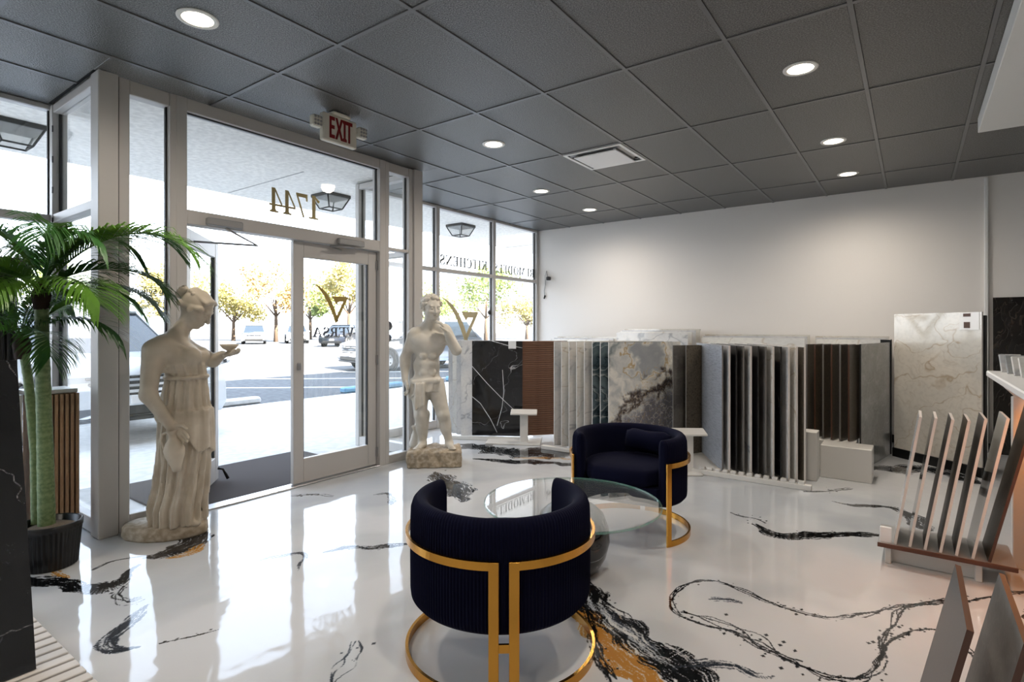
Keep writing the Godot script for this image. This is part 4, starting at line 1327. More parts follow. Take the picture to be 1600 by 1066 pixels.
	tag(sb, "black marble panel with sharp white veins beside the male statue", "tile slab", "panels in the window rack")
	lightning(sb)
	var sw := thing("walnut_panel", "walnut brown panel of narrow horizontal slats", "tile slab", Vector3(-3.735, 0.045, -5.36), deg_to_rad(50), "panels in the window rack")
	box("backing", sw, Vector3(0.28, 0.56, -0.006), Vector3(0.56, 1.12, 0.008), M.tile_edge_brown)
	for i in 44: box("slat", sw, Vector3(0.28, 0.0127 + 0.02545 * i, 0.004), Vector3(0.56, 0.021, 0.012), M.walnut_slats, 0.003)
	var tg := box("paper_tag", self, Vector3(-3.82, 1.12, -5.275), Vector3(0.09, 0.09, 0.004), M.white_gloss, 0, turned(29))
	tag(tg, "small white paper tag at the black marble panel's top corner", "tag")
	t_stand(Vector3(-3.60, 0, -5.20), 0.36, "small white pedestal before the walnut panel", 0.55)
	# rack four: brown stones and the polished grey slab
	var b2 := box("rack_box", self, Vector3(-0.475, 0.1425, -5.70), Vector3(0.385, 0.285, 0.26), M.rack_white, 0.004)
	tag(b2, "low white box under the brown stone slabs", "box")
	var b1 := box("rack_box", self, Vector3(-0.735, 0.21, -5.46), Vector3(0.13, 0.42, 0.16), M.rack_white, 0.004)
	tag(b1, "taller narrow white box at the end of the edge-on row", "box")
	var n4 := ["dark brown slab next to the edge-on row", "speckled brown slab second of the brown stones", "dark striped slab third of the brown stones", "taupe slab fourth of the brown stones", "brown slab fifth of the brown stones", "broad taupe slab beside the polished grey slab"]
	for i in 6:
		var s := slab("tile_slab", self, Vector3(-0.815 + 0.068 * i, 0.29, -5.86), turned(74), 0.34, 0.875, 0.014, M[["taupe_stone", "brown_stone", "brown_stone", "taupe_stone", "brown_stone", "taupe_stone"][i]], M.tile_edge_brown if i % 2 else M.tile_edge_grey)
		tag(s, n4[i], "tile slab", "brown stone slabs on the low white box")
	var rr := box("rack_box", self, Vector3(-0.60, 0.14, -6.03), Vector3(0.36, 0.28, 0.36), M.rack_white, 0.004)
	tag(rr, "deep white box hidden behind the low white box", "box")
	var sg := slab("tile_slab", self, Vector3(-0.395, 0.0, -6.00), turned(79), 1.0, 1.17, 0.014, M.grey_polished, M.tile_edge_dark)
	tag(sg, "polished grey slab that mirrors the ceiling lamps", "tile slab")
	var fr := thing("slab_frame", "black upright frame behind the polished grey slab", "rack", Vector3(-0.395, 0, -6.00), deg_to_rad(79))
	box("upright", fr, Vector3(1.035, 0.60, -0.035), Vector3(0.03, 1.20, 0.10), M.rack_black, 0.004)
	box("foot", fr, Vector3(0.62, 0.03, -0.05), Vector3(0.85, 0.05, 0.07), M.rack_black, 0.004)
	# stacked panels along the wall, only their tops show
	var wl := [[-4.6, -3.55, 1.185, "stack of pale panels along the wall near the window", 3], [-3.45, -2.35, 1.305, "taller stack of pale panels along the wall centre", 4], [-2.28, -1.02, 1.235, "stack of pale panels along the wall behind the silver slab", 3], [-0.96, 0.0 - 0.22, 1.225, "stack of cream panels along the wall behind the brown stones", 3]]
	for q in wl:
		var o := thing("panel_stack", q[3], "tile slab", Vector3(q[0], 0, -7.70), 0.0, "panel stacks along the far wall")
		for k in q[4]:
			slab("panel", o, Vector3(0.02 * k, 0.0, 0.16 + 0.13 * k), Basis(Vector3.RIGHT, -0.04), q[1] - q[0] - 0.03 * k, q[2] - 0.018 * k, 0.016, M[["cream_calacatta", "white_marble_soft", "white_marble_gold", "white_marble_grey"][k]], M.tile_edge_white)
		box("top_bar", o, Vector3((q[1] - q[0]) / 2, q[2] - 0.012, 0.08), Vector3(q[1] - q[0], 0.02, 0.03), M.steel, 0.004)
	# the tall cream slab
	var a := Vector3(-0.155, 0, -6.93)
	var bdir := Vector3(0.65, 0, 0.57)
	var turn := atan2(-bdir.z, bdir.x)
	var big := thing("slab_display", "tall cream marble slab on a black plinth", "tile slab", a, turn)
	box("plinth", big, Vector3(0.43, 0.045, -0.02), Vector3(0.88, 0.09, 0.09), M.rack_black, 0.004)
	slab("slab_face", big, Vector3(0.0, 0.09, 0.0), Basis(), 0.86, 1.37, 0.016, M.cream_calacatta, M.tile_edge_white)
	box("back_frame", big, Vector3(0.43, 0.76, -0.028), Vector3(0.88, 1.34, 0.03), M.rack_black, 0.004)
	var lb := box("spec_label", big, Vector3(0.755, 1.38, 0.010), Vector3(0.17, 0.155, 0.003), M.white_gloss)
	box("label_swatch", lb, Vector3(-0.02, -0.035, 0.002), Vector3(0.055, 0.055, 0.002), M.tile_edge_brown)
	box("label_swatch", lb, Vector3(-0.02, 0.055, 0.002), Vector3(0.065, 0.028, 0.002), M.tile_edge_brown)
	# dark slabs right of the seam
	for i in 2:
		var s := slab("tile_slab", self, Vector3(0.68 + 0.36 * i, 0.0, -7.66), Basis(Vector3.RIGHT, -0.03), 0.34, 1.64 + 0.02 * i, 0.014, M["dark_brown_stone" if i == 0 else "black_marble"], M.tile_edge_dark)
		tag(s, ["tall dark brown slab leaning right of the wall seam", "tall black slab leaning at the right picture edge"][i], "tile slab")
	# wall camera with its cable
	var c := thing("security_camera", "small black camera with a dangling cable high on the wall", "camera", Vector3(-4.87, 2.13, -7.745))
	box("mount", c, Vector3(0, 0, 0.01), Vector3(0.04, 0.05, 0.02), M.white_gloss, 0.006)
	box("head", c, Vector3(0.035, 0.0, 0.055), Vector3(0.06, 0.06, 0.075), M.camera_black, 0.012)
	mi("cable", tube([Vector3(0, 0.02, 0.02), Vector3(-0.03, 0.13, 0.012), Vector3(-0.06, 0.05, 0.012), Vector3(-0.055, -0.1, 0.012), Vector3(-0.075, -0.2, 0.015), Vector3(-0.06, -0.31, 0.012)], [0.006], 6), M.closer_grey, c)
	mi("plug", tube([Vector3(-0.06, -0.27, 0.012), Vector3(-0.075, -0.33, 0.02)], [0.014, 0.010], 8), M.camera_black, c)

# sharp white veins, inlaid lines of the printed black panel
func lightning(p: Node3D) -> void:
	for q in [[[0.0, 0.82], [0.18, 0.62], [0.36, 0.44], [0.60, 0.22]], [[0.0, 0.46], [0.10, 0.38], [0.22, 0.20], [0.30, 0.04]], [[0.30, 0.12], [0.36, 0.34], [0.38, 0.52], [0.365, 0.78]], [[0.24, 1.12], [0.42, 1.07], [0.60, 1.04]]]:
		var pts := []
		for k in q: pts.append(Vector3(k[0], k[1], 0.0056))
		mi("vein", tube(pts, [0.0028], 5), M.white_gloss, p)

# ---------------------------------------------------------------- right side
func lean_basis(dx: float, h: float) -> Basis:
	var a := atan2(dx, h)
	return Basis(Vector3(0, 0, -1), Vector3(sin(a), cos(a), 0), Vector3(cos(a), -sin(a), 0))

func right_side() -> void:
	var s := thing("tile_stand", "low white stand with a brown edged shelf and seven leaning tiles", "tile stand", Vector3(0, 0, 0))
	box("base", s, Vector3(0.075, 0.05, -3.95), Vector3(0.39, 0.10, 0.34), M.rack_white, 0.004)
	box("end_panel", s, Vector3(-0.115, 0.055, -3.765), Vector3(0.03, 0.11, 0.04), M.rack_white, 0.003)
	box("end_panel", s, Vector3(0.275, 0.055, -3.765), Vector3(0.03, 0.11, 0.04), M.rack_white, 0.003)
	box("shelf", s, Vector3(0.13, 0.113, -3.88), Vector3(0.58, 0.022, 0.36), M.closer_grey, 0.002)
	box("shelf_edge", s, Vector3(0.13, 0.113, -3.697), Vector3(0.585, 0.024, 0.008), M.brown_board, 0.002)
	box("end_block", s, Vector3(-0.125, 0.165, -3.73), Vector3(0.055, 0.085, 0.02), M.white_gloss, 0.003)
	var fm := ["white_marble_soft", "grey_polished", "grey_concrete", "taupe_stone", "grey_concrete", "grey_polished", "brown_stone"]
	var words := ["white tile leaning first on the low stand", "grey tile leaning second on the low stand", "concrete tile leaning third on the low stand", "taupe tile leaning fourth on the low stand", "concrete tile leaning fifth on the low stand", "tall grey tile leaning sixth on the low stand", "tall brown tile leaning last on the low stand"]
	for i in 7:
		var h: float = [0.72, 0.72, 0.72, 0.72, 0.735, 0.75, 0.86][i]
		var t := slab("leaning_tile", self, Vector3(-0.082 + 0.066 * i, 0.126, -3.71), lean_basis([0.115, 0.115, 0.12, 0.12, 0.12, 0.14, 0.19][i], h), 0.30, h, 0.013, M[fm[i]], M.tile_edge_white if i < 6 else M.tile_edge_brown)
		tag(t, words[i], "tile", "tiles leaning on the low white stand")
	# nearer stand, only the tops of its tiles are in the picture
	var s2 := thing("tile_stand", "low stand at the lower right picture edge, mostly out of view", "tile stand")
	box("shelf", s2, Vector3(0.13, 0.05, -1.95), Vector3(0.50, 0.10, 0.52), M.rack_white, 0.004)
	for i in 3:
		var t := slab("leaning_tile", self, Vector3(0.0 + 0.10 * i, 0.102, -1.70), lean_basis(0.11, 0.5), 0.45, 0.51, 0.014, M[["charcoal_tile", "grey_concrete", "brown_stone"][i]], M.tile_edge_brown)
		tag(t, ["brown edged tile at the lower right, left of its neighbour", "brown edged tile at the lower right corner", "tile past the lower right corner"][i], "tile", "tiles on the nearest stand")
	# display counter
	var c := thing("display_counter", "white display counter with a bracketed top at the right edge", "counter", Vector3(0, 0, 0))
	box("top", c, Vector3(0.98, 1.045, -3.45), Vector3(1.25, 0.035, 1.85), M.white_gloss, 0.006)
	box("apron", c, Vector3(1.09, 0.985, -3.45), Vector3(1.0, 0.085, 1.70), M.rack_white, 0.004)
	box("leg", c, Vector3(0.47, 0.47, -4.10), Vector3(0.06, 0.94, 0.06), M.rack_white, 0.004)
	box("leg", c, Vector3(0.62, 0.47, -2.75), Vector3(0.06, 0.94, 0.06), M.rack_white, 0.004)
	box("side_panel", c, Vector3(0.62, 0.55, -3.42), Vector3(0.02, 0.80, 1.20), M.rack_white)
	for k in 16: mi("bead", lathe([[0.030, 0.0], [0.030, 0.42]], 10), M.rack_white, c, Vector3(0.595, 0.30, -3.98 + 0.072 * k))
	box("kick_plate", c, Vector3(0.66, 0.09, -3.42), Vector3(0.05, 0.18, 1.25), M.rack_black, 0.003)
	mi("bracket", prism(PackedVector2Array([Vector2(0, 0), Vector2(0.14, -0.16), Vector2(0.14, -0.12), Vector2(0.05, 0)]), -0.012, 0.012), M.rack_white, c, Vector3(0.375, 1.027, -4.10))
	box("picture_panel", c, Vector3(0.545, 0.70, -4.14), Vector3(0.09, 0.42, 0.012), M.dark_brown_stone, 0.002, Basis(Vector3.BACK, -0.22))
	box("back_panel", c, Vector3(1.05, 0.48, -4.33), Vector3(1.05, 0.95, 0.02), M.rack_white)
	# samples on the counter
	for k in 6:
		var m := box("sample_tile", self, Vector3(0.455 + 0.012 * k, 1.115, -4.27 + 0.14 * k), Vector3(0.10, 0.105, 0.014), M[["white_marble_soft", "grey_polished", "white_marble_grey", "white_marble_gold", "grey_polished", "white_marble_soft"][k]], 0.002, turned(14) * Basis(Vector3.RIGHT, -0.35))
		tag(m, ["small pale sample tile at the far end of the counter", "small grey sample tile second on the counter", "small veined sample tile third on the counter", "small cream sample tile fourth on the counter", "small grey sample tile fifth on the counter", "small pale sample tile nearest on the counter"][k], "sample tile", "small sample tiles on the counter")
		var m2 := box("sample_tile", self, Vector3(0.60 + 0.012 * k, 1.135, -4.25 + 0.14 * k), Vector3(0.12, 0.145, 0.014), M[["grey_polished", "white_marble_gold", "white_marble_soft", "grey_polished", "white_marble_grey", "white_marble_gold"][k]], 0.002, turned(14) * Basis(Vector3.RIGHT, -0.35))
		tag(m2, ["larger grey sample tile far back on the counter", "larger cream sample tile second in the back row", "larger pale sample tile third in the back row", "larger grey sample tile fourth in the back row", "larger veined sample tile fifth in the back row", "larger cream sample tile nearest in the back row"][k], "sample tile", "small sample tiles on the counter")
	# warm strip lamp under the counter apron
	var l := thing("strip_light", "warm strip light under the counter at the right edge", "strip light", Vector3(0.60, 0.935, -3.42))
	box("lamp_bar", l, Vector3(-0.03, 0.0, 0), Vector3(0.02, 0.012, 1.1), M.warm_strip, 0.002)
	var a := AreaLight3D.new()
	a.name = "glow"
	a.area_size = Vector2(0.02, 1.1)
	a.light_color = Color(1.0, 0.62, 0.30)
	a.light_energy = 0.28
	a.area_range = 8.0
	a.area_attenuation = 2.0
	a.shadow_enabled = true
	l.add_child(a)
	a.position = Vector3(-0.03, -0.012, 0)
	a.rotation.x = -PI / 2

# ---------------------------------------------------------------- left side
func frond_mesh(length: float, e0: float, bend: float, leaf: float, sd: int) -> ArrayMesh:
	var rng := RandomNumberGenerator.new()
	rng.seed = sd
	var st := new_st(false)
	var n := 30
	var pts := []
	var p := Vector3.ZERO
	var tang := []
	for i in n + 1:
		var t := float(i) / n
		var a := e0 - bend * t * t * 0.6 - bend * 0.4 * t
		var d := Vector3(cos(a), sin(a), 0)
		pts.append(p)
		tang.append(d)
		p += d * length / n
	var rad := []
	for i in n + 1: rad.append(0.006 * (1.0 - 0.8 * i / n))
	add_tube(st, pts, rad, 5)
	for i in range(4, n + 1):
		var t := float(i) / n
		for s in [-1.0, 1.0]:
			for half in 2:
				var l := leaf * (0.45 + 0.75 * sin(PI * clampf(t * 0.85 + 0.08, 0, 1))) * rng.randf_range(0.85, 1.1)
				var q: Vector3 = pts[i]
				if half == 1 and i < n: q = (pts[i] + pts[i + 1]) / 2.0
				var d: Vector3 = (tang[i] * lerpf(0.55, 1.1, t) + Vector3(0, 0.10, s * lerpf(0.95, 0.5, t)) + Vector3(0, rng.randf_range(-0.12, 0.12), 0)).normalized()
				var w := 0.0062
				var across: Vector3 = d.cross(Vector3.UP).normalized() * w
				var m1 := q + d * l * 0.45 + Vector3(0, -0.02 * l, 0)
				var m2 := q + d * l * 0.8 + Vector3(0, -0.14 * l, 0)
				var tip := q + d * l * 0.98 + Vector3(0, -0.30 * l, 0)
				quad(st, q - across * 0.5, q + across * 0.5, m1 + across, m1 - across)
				quad(st, m1 - across, m1 + across, m2 + across * 0.7, m2 - across * 0.7)
				face(st, [m2 - across * 0.7, m2 + across * 0.7, tip], q - Vector3(0, 1, 0))
	return done(st)

func left_side() -> void:
	var o := thing("potted_palm", "twin stemmed artificial palm in a black ribbed pot", "palm", Vector3(-3.88, 0, -0.985), YAW)
	var st := new_st()
	var rows := []
	for q in [[0.0, 0.0], [0.115, 0.0], [0.120, 0.006], [0.128, 0.10], [0.138, 0.205], [0.146, 0.212], [0.147, 0.242], [0.140, 0.246], [0.132, 0.242], [0.128, 0.20], [0.0, 0.20]]:
		var row := PackedVector3Array()
		for j in 160:
			var a := TAU * j / 160.0
			var rr: float = q[0]
			if q[1] > 0.004 and q[1] < 0.21 and q[0] > 0.1 and not (q[0] == 0.128 and q[1] == 0.20): rr += 0.004 * (1.0 if j % 4 < 2 else -0.4)
			row.append(Vector3(rr * cos(a), q[1], rr * sin(a)))
		rows.append(row)
	grid(st, rows, true)
	mi("pot", done(st), M.pot_black, o)
	mi("soil", lathe([[0.131, 0.205], [0.09, 0.222], [0.0, 0.232]], 32), M.soil, o)
	var k := 3.05 / 865.2
	var stems := [[[-0.02, 0.22, 0.0], [-0.030, 0.70, 0.0], [-0.045, 1.20, 0.0], [-0.05, 1.52, 0.0]], [[-0.10, 0.22, -0.03], [-0.135, 0.62, -0.06], [-0.20, 1.02, -0.09], [-0.245, 1.24, -0.10]]]
	var tops := []
	for i in 2:
		var cv := Curve3D.new()
		for p in stems[i]: cv.add_point(Vector3(p[0], p[1], p[2]))
		var pts := []
		var rad := []
		var n := 60
		for j in n + 1:
			var t := float(j) / n
			pts.append(cv.sample_baked(cv.get_baked_length() * t, true))
			rad.append(lerpf([0.040, 0.027][i], [0.030, 0.022][i], t) + (0.0018 if j % 5 == 0 else 0.0))
		mi("stem", tube(pts, rad, 14), M.palm_stem, o)
		var tp: Vector3 = pts[-1]
		mi("fibre_sheath", tube([tp - Vector3(0, 0.10, 0), tp - Vector3(0, 0.02, 0), tp + Vector3(0, 0.06, 0)], [0.034, 0.046, 0.02], 10), M.palm_fibre, o)
		tops.append(tp)
	var meshes := []
	for q in [[0.80, 1.15, 1.95, 0.25], [0.86, 0.95, 1.75, 0.26], [0.74, 1.30, 2.3, 0.25], [0.64, 0.60, 1.5, 0.23], [0.66, 0.30, 1.2, 0.23]]:
		meshes.append(frond_mesh(q[0], q[1], q[2], q[3], meshes.size() + 60))
	# azimuth in degrees from picture right, turning towards the viewer negative; mesh; size
	var plan := [
		[0, 5, 1, 1.06], [0, -28, 4, 0.95], [0, 30, 0, 1.0], [0, -55, 2, 0.95], [0, 62, 2, 1.0], [0, 95, 0, 1.0], [0, -90, 3, 0.9], [0, 130, 1, 0.95], [0, 165, 0, 1.0], [0, 195, 2, 1.0], [0, -130, 3, 0.9], [0, 225, 4, 0.9], [0, 15, 3, 1.0], [0, -12, 2, 0.85], [0, 48, 4, 0.9], [0, 178, 3, 0.9], [0, -70, 4, 0.85],
		[1, 0, 3, 0.95], [1, 25, 0, 0.85], [1, -35, 4, 0.9], [1, -75, 3, 0.9], [1, 60, 1, 0.85], [1, 120, 0, 0.85], [1, 170, 1, 0.85], [1, 205, 3, 0.85], [1, -110, 2, 0.85], [1, -10, 0, 0.8], [1, 90, 2, 0.8]]
	var cols := ["frond_green", "frond_light", "frond_deep", "frond_green", "frond_deep"]
	var m := 0
	for q in plan:
		var b := Basis(Vector3.UP, deg_to_rad(q[1])) * Basis(Vector3.RIGHT, deg_to_rad([-8, 6, 12, -14][m % 4]))
		mi("frond", meshes[q[2]], M["frond_light" if m == 0 else cols[m % 5]], o, tops[q[0]] + Vector3(0, 0.02, 0), b.scaled(Vector3.ONE * float(q[3])))
		m += 1
	# rack of wood planks by the corner post
	var r := thing("plank_rack", "white topped rack of oak planks standing by the corner post", "rack", Vector3(-4.30, 0, -0.985))
	box("top_cap", r, Vector3(-0.10, 0.925, -0.115), Vector3(0.24, 0.025, 0.25), M.rack_white, 0.003)
	box("side_panel", r, Vector3(-0.10, 0.46, 0.035), Vector3(0.22, 0.92, 0.015), M.rack_white, 0.003)
	box("foot", r, Vector3(-0.10, 0.015, -0.10), Vector3(0.24, 0.03, 0.28), M.rack_black, 0.003)
	for i in 9:
		var pk := box("oak_plank", self, Vector3(-4.385 + 0.03, 0.475, -1.005 - 0.0265 * i), Vector3(0.20, 0.87, 0.018), M.oak_plank, 0.002, Basis(Vector3.RIGHT, -0.0))
		tag(pk, "%s oak plank counted from the palm in the white topped rack" % ["first", "second", "third", "fourth", "fifth", "sixth", "seventh", "eighth", "ninth"][i], "plank", "oak planks in the rack")
	# tall black ribbed cabinet under the window
	var b := thing("black_cabinet", "tall black ribbed display cabinet with a wooden top behind the palm", "cabinet", Vector3(-4.74, 0, -0.82), 0.25)
	box("body", b, Vector3(0, 0.86, 0), Vector3(0.34, 1.72, 0.30), M.rack_black, 0.004)
	for i in 9: box("rib", b, Vector3(0.176, 0.86, -0.128 + 0.032 * i), Vector3(0.014, 1.68, 0.018), M.rack_black, 0.005)
	box("wood_top", b, Vector3(0.0, 1.74, 0), Vector3(0.42, 0.04, 0.38), M.brown_board, 0.004)
	# leaning black slab in its slotted rack at the left picture edge
	var s := thing("slab_rack", "grey slotted floor rack at the lower left corner", "rack", Vector3(-2.85, 0, -0.30))
	box("tray", s, Vector3(0, 0.012, 0), Vector3(1.0, 0.022, 0.88), M.rack_black, 0.003)
	for i in 15: box("slot_block", s, Vector3(-0.467 + 0.0667 * i, 0.034, 0), Vector3(0.050, 0.022, 0.88), M.tile_edge_white, 0.003)
	var lean := atan2(-0.25, 1.14)
	var bas := Basis(Vector3(0, 0, 1), Vector3(sin(lean), cos(lean), 0), Vector3(0, 0, 1).cross(Vector3(sin(lean), cos(lean), 0)))
	var bsl := slab("tile_slab", self, Vector3(-2.655, 0.046, -0.63), bas, 0.62, 1.17, 0.02, M.black_marble, M.tile_edge_dark)
	tag(bsl, "black veined marble slab leaning at the left picture edge", "tile slab")

# ---------------------------------------------------------------- statues
func hand(f: Field, at: Vector3, b: Basis, s: float, curl: float, side: float) -> void:
	# b.y runs along the fingers, b.z is the palm's outward normal, thumb on the side of b.x * side
	f.ell(at + b.y * 0.045 * s, Vector3(0.038, 0.050, 0.019) * s, b, 0.012)
	var len := [0.070, 0.080, 0.074, 0.058]
	for i in 4:
		var root: Vector3 = at + (b.x * side * (0.030 - 0.020 * i) + b.y * (0.085 - 0.004 * absf(i - 1.2))) * s
		var p := root
		var a := curl * 0.35
		for k in 3:
			var d := b.y * cos(a) - b.z * sin(a)
			var q: Vector3 = p + d * len[i] * [0.46, 0.31, 0.23][k] * s
			f.cap(p, q, (0.0105 - 0.001 * k) * s, (0.0098 - 0.001 * k) * s, 0.005)
			p = q
			a += curl
	var t0 := at + (b.x * side * 0.030 + b.y * 0.02) * s
	var t1 := t0 + (b.x * side * 0.028 + b.y * 0.030 - b.z * 0.012 * curl) * s
	var t2 := t1 + (b.x * side * 0.006 + b.y * 0.034 - b.z * 0.022 * curl) * s
	f.cap(t0, t1, 0.0135 * s, 0.0115 * s, 0.008)
	f.cap(t1, t2, 0.0115 * s, 0.0085 * s, 0.004)

func head(f: Field, c: Vector3, b: Basis, s: float, female: bool) -> void:
	var at := func(x: float, y: float, z: float) -> Vector3: return c + b * (Vector3(x, y, z) * s)
	f.ell(at.call(0, 0.02, -0.012), Vector3(0.084, 0.103, 0.105) * s, b, 0.01)
	f.ell(at.call(0, -0.045, 0.030), Vector3(0.060, 0.072, 0.068) * s, b, 0.03)
	f.ell(at.call(0, -0.098, 0.066), Vector3(0.026, 0.020, 0.024) * s, b, 0.02)
	for d in [-1.0, 1.0]:
		f.ell(at.call(d * 0.045, -0.028, 0.060), Vector3(0.026, 0.026, 0.026) * s, b, 0.02)
		f.ell(at.call(d * 0.034, 0.004, 0.104), Vector3(0.022, 0.015, 0.022) * s, b, 0.008, true)
	f.cap(at.call(-0.046, 0.026, 0.080), at.call(0.046, 0.026, 0.080), 0.013 * s, 0.013 * s, 0.012)
	f.cap(at.call(0, 0.018, 0.092), at.call(0, -0.034, 0.115), 0.009 * s, 0.014 * s, 0.008)
	for d in [-1.0, 1.0]:
		f.ell(at.call(d * 0.034, 0.004, 0.081), Vector3(0.016, 0.012, 0.014) * s, b, 0.003)
		f.ell(at.call(d * 0.011, -0.038, 0.105), Vector3(0.009, 0.008, 0.010) * s, b, 0.004)
		f.ell(at.call(d * 0.088, -0.004, -0.004), Vector3(0.010, 0.030, 0.019) * s, b, 0.004)
	f.ell(at.call(0, -0.062, 0.094), Vector3(0.024, 0.0065, 0.011) * s, b, 0.004)
	f.ell(at.call(0, -0.076, 0.091), Vector3(0.019, 0.0075, 0.011) * s, b, 0.004)
	var rng := RandomNumberGenerator.new()
	rng.seed = 5 if female else 9
	if female:
		f.ell(at.call(0, 0.040, -0.022), Vector3(0.093, 0.096, 0.104) * s, b, 0.008)
		for i in 9:   # waves combed back from the brow
			var a := -1.2 + 2.4 * i / 8.0
			f.cap(at.call(sin(a) * 0.075, 0.075 + cos(a) * 0.022, 0.055), at.call(sin(a) * 0.062, 0.085 + cos(a) * 0.03, -0.08), 0.017 * s, 0.016 * s, 0.006)
		for d in [-1.0, 1.0]: f.cap(at.call(d * 0.078, 0.03, 0.05), at.call(d * 0.06, -0.01, -0.09), 0.022 * s, 0.022 * s, 0.01)
		f.ell(at.call(0, 0.045, -0.135), Vector3(0.048, 0.046, 0.040) * s, b, 0.012)
		for i in 10:
			var a := TAU * i / 10.0
			f.ell(at.call(cos(a) * 0.034, 0.045 + sin(a) * 0.034, -0.150), Vector3.ONE * 0.018 * s, b, 0.004)
		f.cap(at.call(-0.075, 0.09, -0.05), at.call(0.075, 0.09, -0.05), 0.014 * s, 0.014 * s, 0.004)
	else:
		for i in 130:
			var u := rng.randf_range(0.0, TAU)
			var y := rng.randf_range(-0.35, 1.0)
			var r := sqrt(maxf(1.0 - y * y, 0.0))
			var d := Vector3(r * cos(u), y, r * sin(u))
			if d.z > 0.52 and d.y < 0.62: continue
			if d.z > 0.05 and d.y < 0.0: continue
			f.ell(at.call(d.x * 0.094, 0.028 + d.y * 0.104, -0.012 + d.z * 0.106), Vector3.ONE * rng.randf_range(0.015, 0.023) * s, b, 0.005)

func statues() -> void:
	# ---- standing male figure, local x to the right of the picture, z to the viewer
	var o := thing("male_statue", "pale plaster statue of a standing man with one arm raised", "statue", Vector3(-3.775, 0, -3.93), YAW + 0.10)
	var u := 0.00624
	var P := func(px: float, py: float, z: float) -> Vector3: return Vector3((px - 680.0) * u, (724.0 - py) * u, z)
	var f := Field.new(Vector3(-0.40, 0.10, -0.26), Vector3(0.30, 1.42, 0.26), 0.0105)
	f.ell(P.call(667, 597, 0.0), Vector3(0.148, 0.105, 0.108))
	f.ell(P.call(667, 572, 0.005), Vector3(0.128, 0.120, 0.095), Basis(), 0.05)
	f.ell(P.call(670, 538, 0.0), Vector3(0.162, 0.150, 0.108), Basis(), 0.05)
	for q in [[658, 532], [685, 530]]: f.ell(P.call(q[0], q[1], 0.072), Vector3(0.078, 0.054, 0.036), Basis(), 0.025)
	for q in [[662, 556], [677, 556], [662, 568], [677, 568], [663, 581], [676, 581]]: f.ell(P.call(q[0], q[1], 0.080), Vector3(0.040, 0.033, 0.022), Basis(), 0.012)
	f.cap(P.call(669, 518, -0.005), P.call(673, 497, 0.02), 0.064, 0.056)
	f.cap(P.call(653, 519, -0.02), P.call(671, 507, -0.01), 0.052, 0.05)
	f.cap(P.call(690, 514, -0.02), P.call(674, 506, -0.01), 0.052, 0.05)
	f.cap(P.call(648, 523, 0.0), P.call(633, 560, -0.035), 0.064, 0.046, 0.04)
	f.cap(P.call(633, 560, -0.035), P.call(634, 592, 0.035), 0.049, 0.031, 0.02)
	f.ell(P.call(634, 568, -0.02), Vector3(0.047, 0.065, 0.046))
	f.cap(P.call(696, 517, 0.0), P.call(713, 547, 0.055), 0.062, 0.048, 0.04)
	f.cap(P.call(713, 547, 0.055), P.call(699, 521, 0.125), 0.050, 0.031, 0.02)
	for q in [[656, 606, 0.0, 658, 648, 0.03, 661, 692, -0.012], [681, 605, 0.0, 693, 648, 0.05, 702, 692, 0.02]]:
		f.cap(P.call(q[0], q[1], q[2]), P.call(q[3], q[4], q[5]), 0.093, 0.061, 0.04)
		f.ell(P.call(q[3], q[4] - 1, q[5] + 0.022), Vector3(0.046, 0.05, 0.045), Basis(), 0.02)
		f.cap(P.call(q[3], q[4], q[5]), P.call(q[6], q[7], q[8]), 0.058, 0.036, 0.02)
		f.ell(P.call((q[3] * 2 + q[6]) / 3.0, q[4] + 16, q[5] - 0.03), Vector3(0.052, 0.090, 0.048), Basis(), 0.03)
		var fx: float = -0.05 if q[0] < 670 else 0.03
		var a: Vector3 = P.call(q[6], q[7], q[8])
		f.cap(a, a + Vector3(0, -0.022, -0.035), 0.036, 0.034, 0.02)
		f.cap(a + Vector3(0, -0.012, 0.01), a + Vector3(fx * 0.8, -0.030, 0.085), 0.038, 0.026, 0.02)
		for t in 5: f.cap(a + Vector3(fx * 0.8 + (t - 2) * 0.013, -0.032, 0.075), a + Vector3(fx + (t - 2) * 0.015, -0.038, 0.115 - 0.007 * absf(t - (1 if fx < 0 else 3))), 0.011, 0.010, 0.006)
	# cloth round the hips with folds and a hanging end
	f.shape(Vector3(-0.32, 0.52, -0.20), Vector3(0.15, 0.88, 0.22), func(p: Vector3) -> float:
		var d := Vector2(p.x + 0.080, p.z * 1.28)
		var th := atan2(d.y, d.x)
		var low := 0.66 + 0.05 * sin(th + 0.6)
		var flare := clampf((0.82 - p.y) * 0.12, 0.0, 0.03)
		var r := 0.158 + flare + 0.008 * sin(th * 13.0 + p.y * 22.0)
		var side := d.length() - r
		return maxf(maxf(side, p.y - 0.825 - 0.012 * sin(th * 2.0)), low - p.y) * 0.8, 0.012)
	f.cap(Vector3(-0.20, 0.80, 0.10), Vector3(0.03, 0.815, 0.11), 0.024, 0.026, 0.01)
	for k in 3: f.cap(Vector3(-0.17 + 0.03 * k, 0.78, 0.135), Vector3(-0.175 + 0.035 * k, 0.56 + 0.02 * k, 0.15), 0.020, 0.022, 0.008)
	# tree stump support
	f.cap(P.call(652, 697, -0.11), P.call(662, 650, -0.11), 0.085, 0.06, 0.03)
	f.cap(P.call(652, 680, -0.09), P.call(646, 668, -0.06), 0.03, 0.02, 0.02)
	var st := SurfaceTool.new()
	st.begin(Mesh.PRIMITIVE_TRIANGLES)
	var n := f.emit(st, 0)
	var hf := Field.new(Vector3(-0.17, 1.33, -0.14), Vector3(0.10, 1.70, 0.17), 0.0055)
	var hb := Basis(Vector3.UP, 0.5) * Basis(Vector3.RIGHT, 0.10)
	head(hf, P.call(674.5, 482, 0.015), hb, 0.97, false)
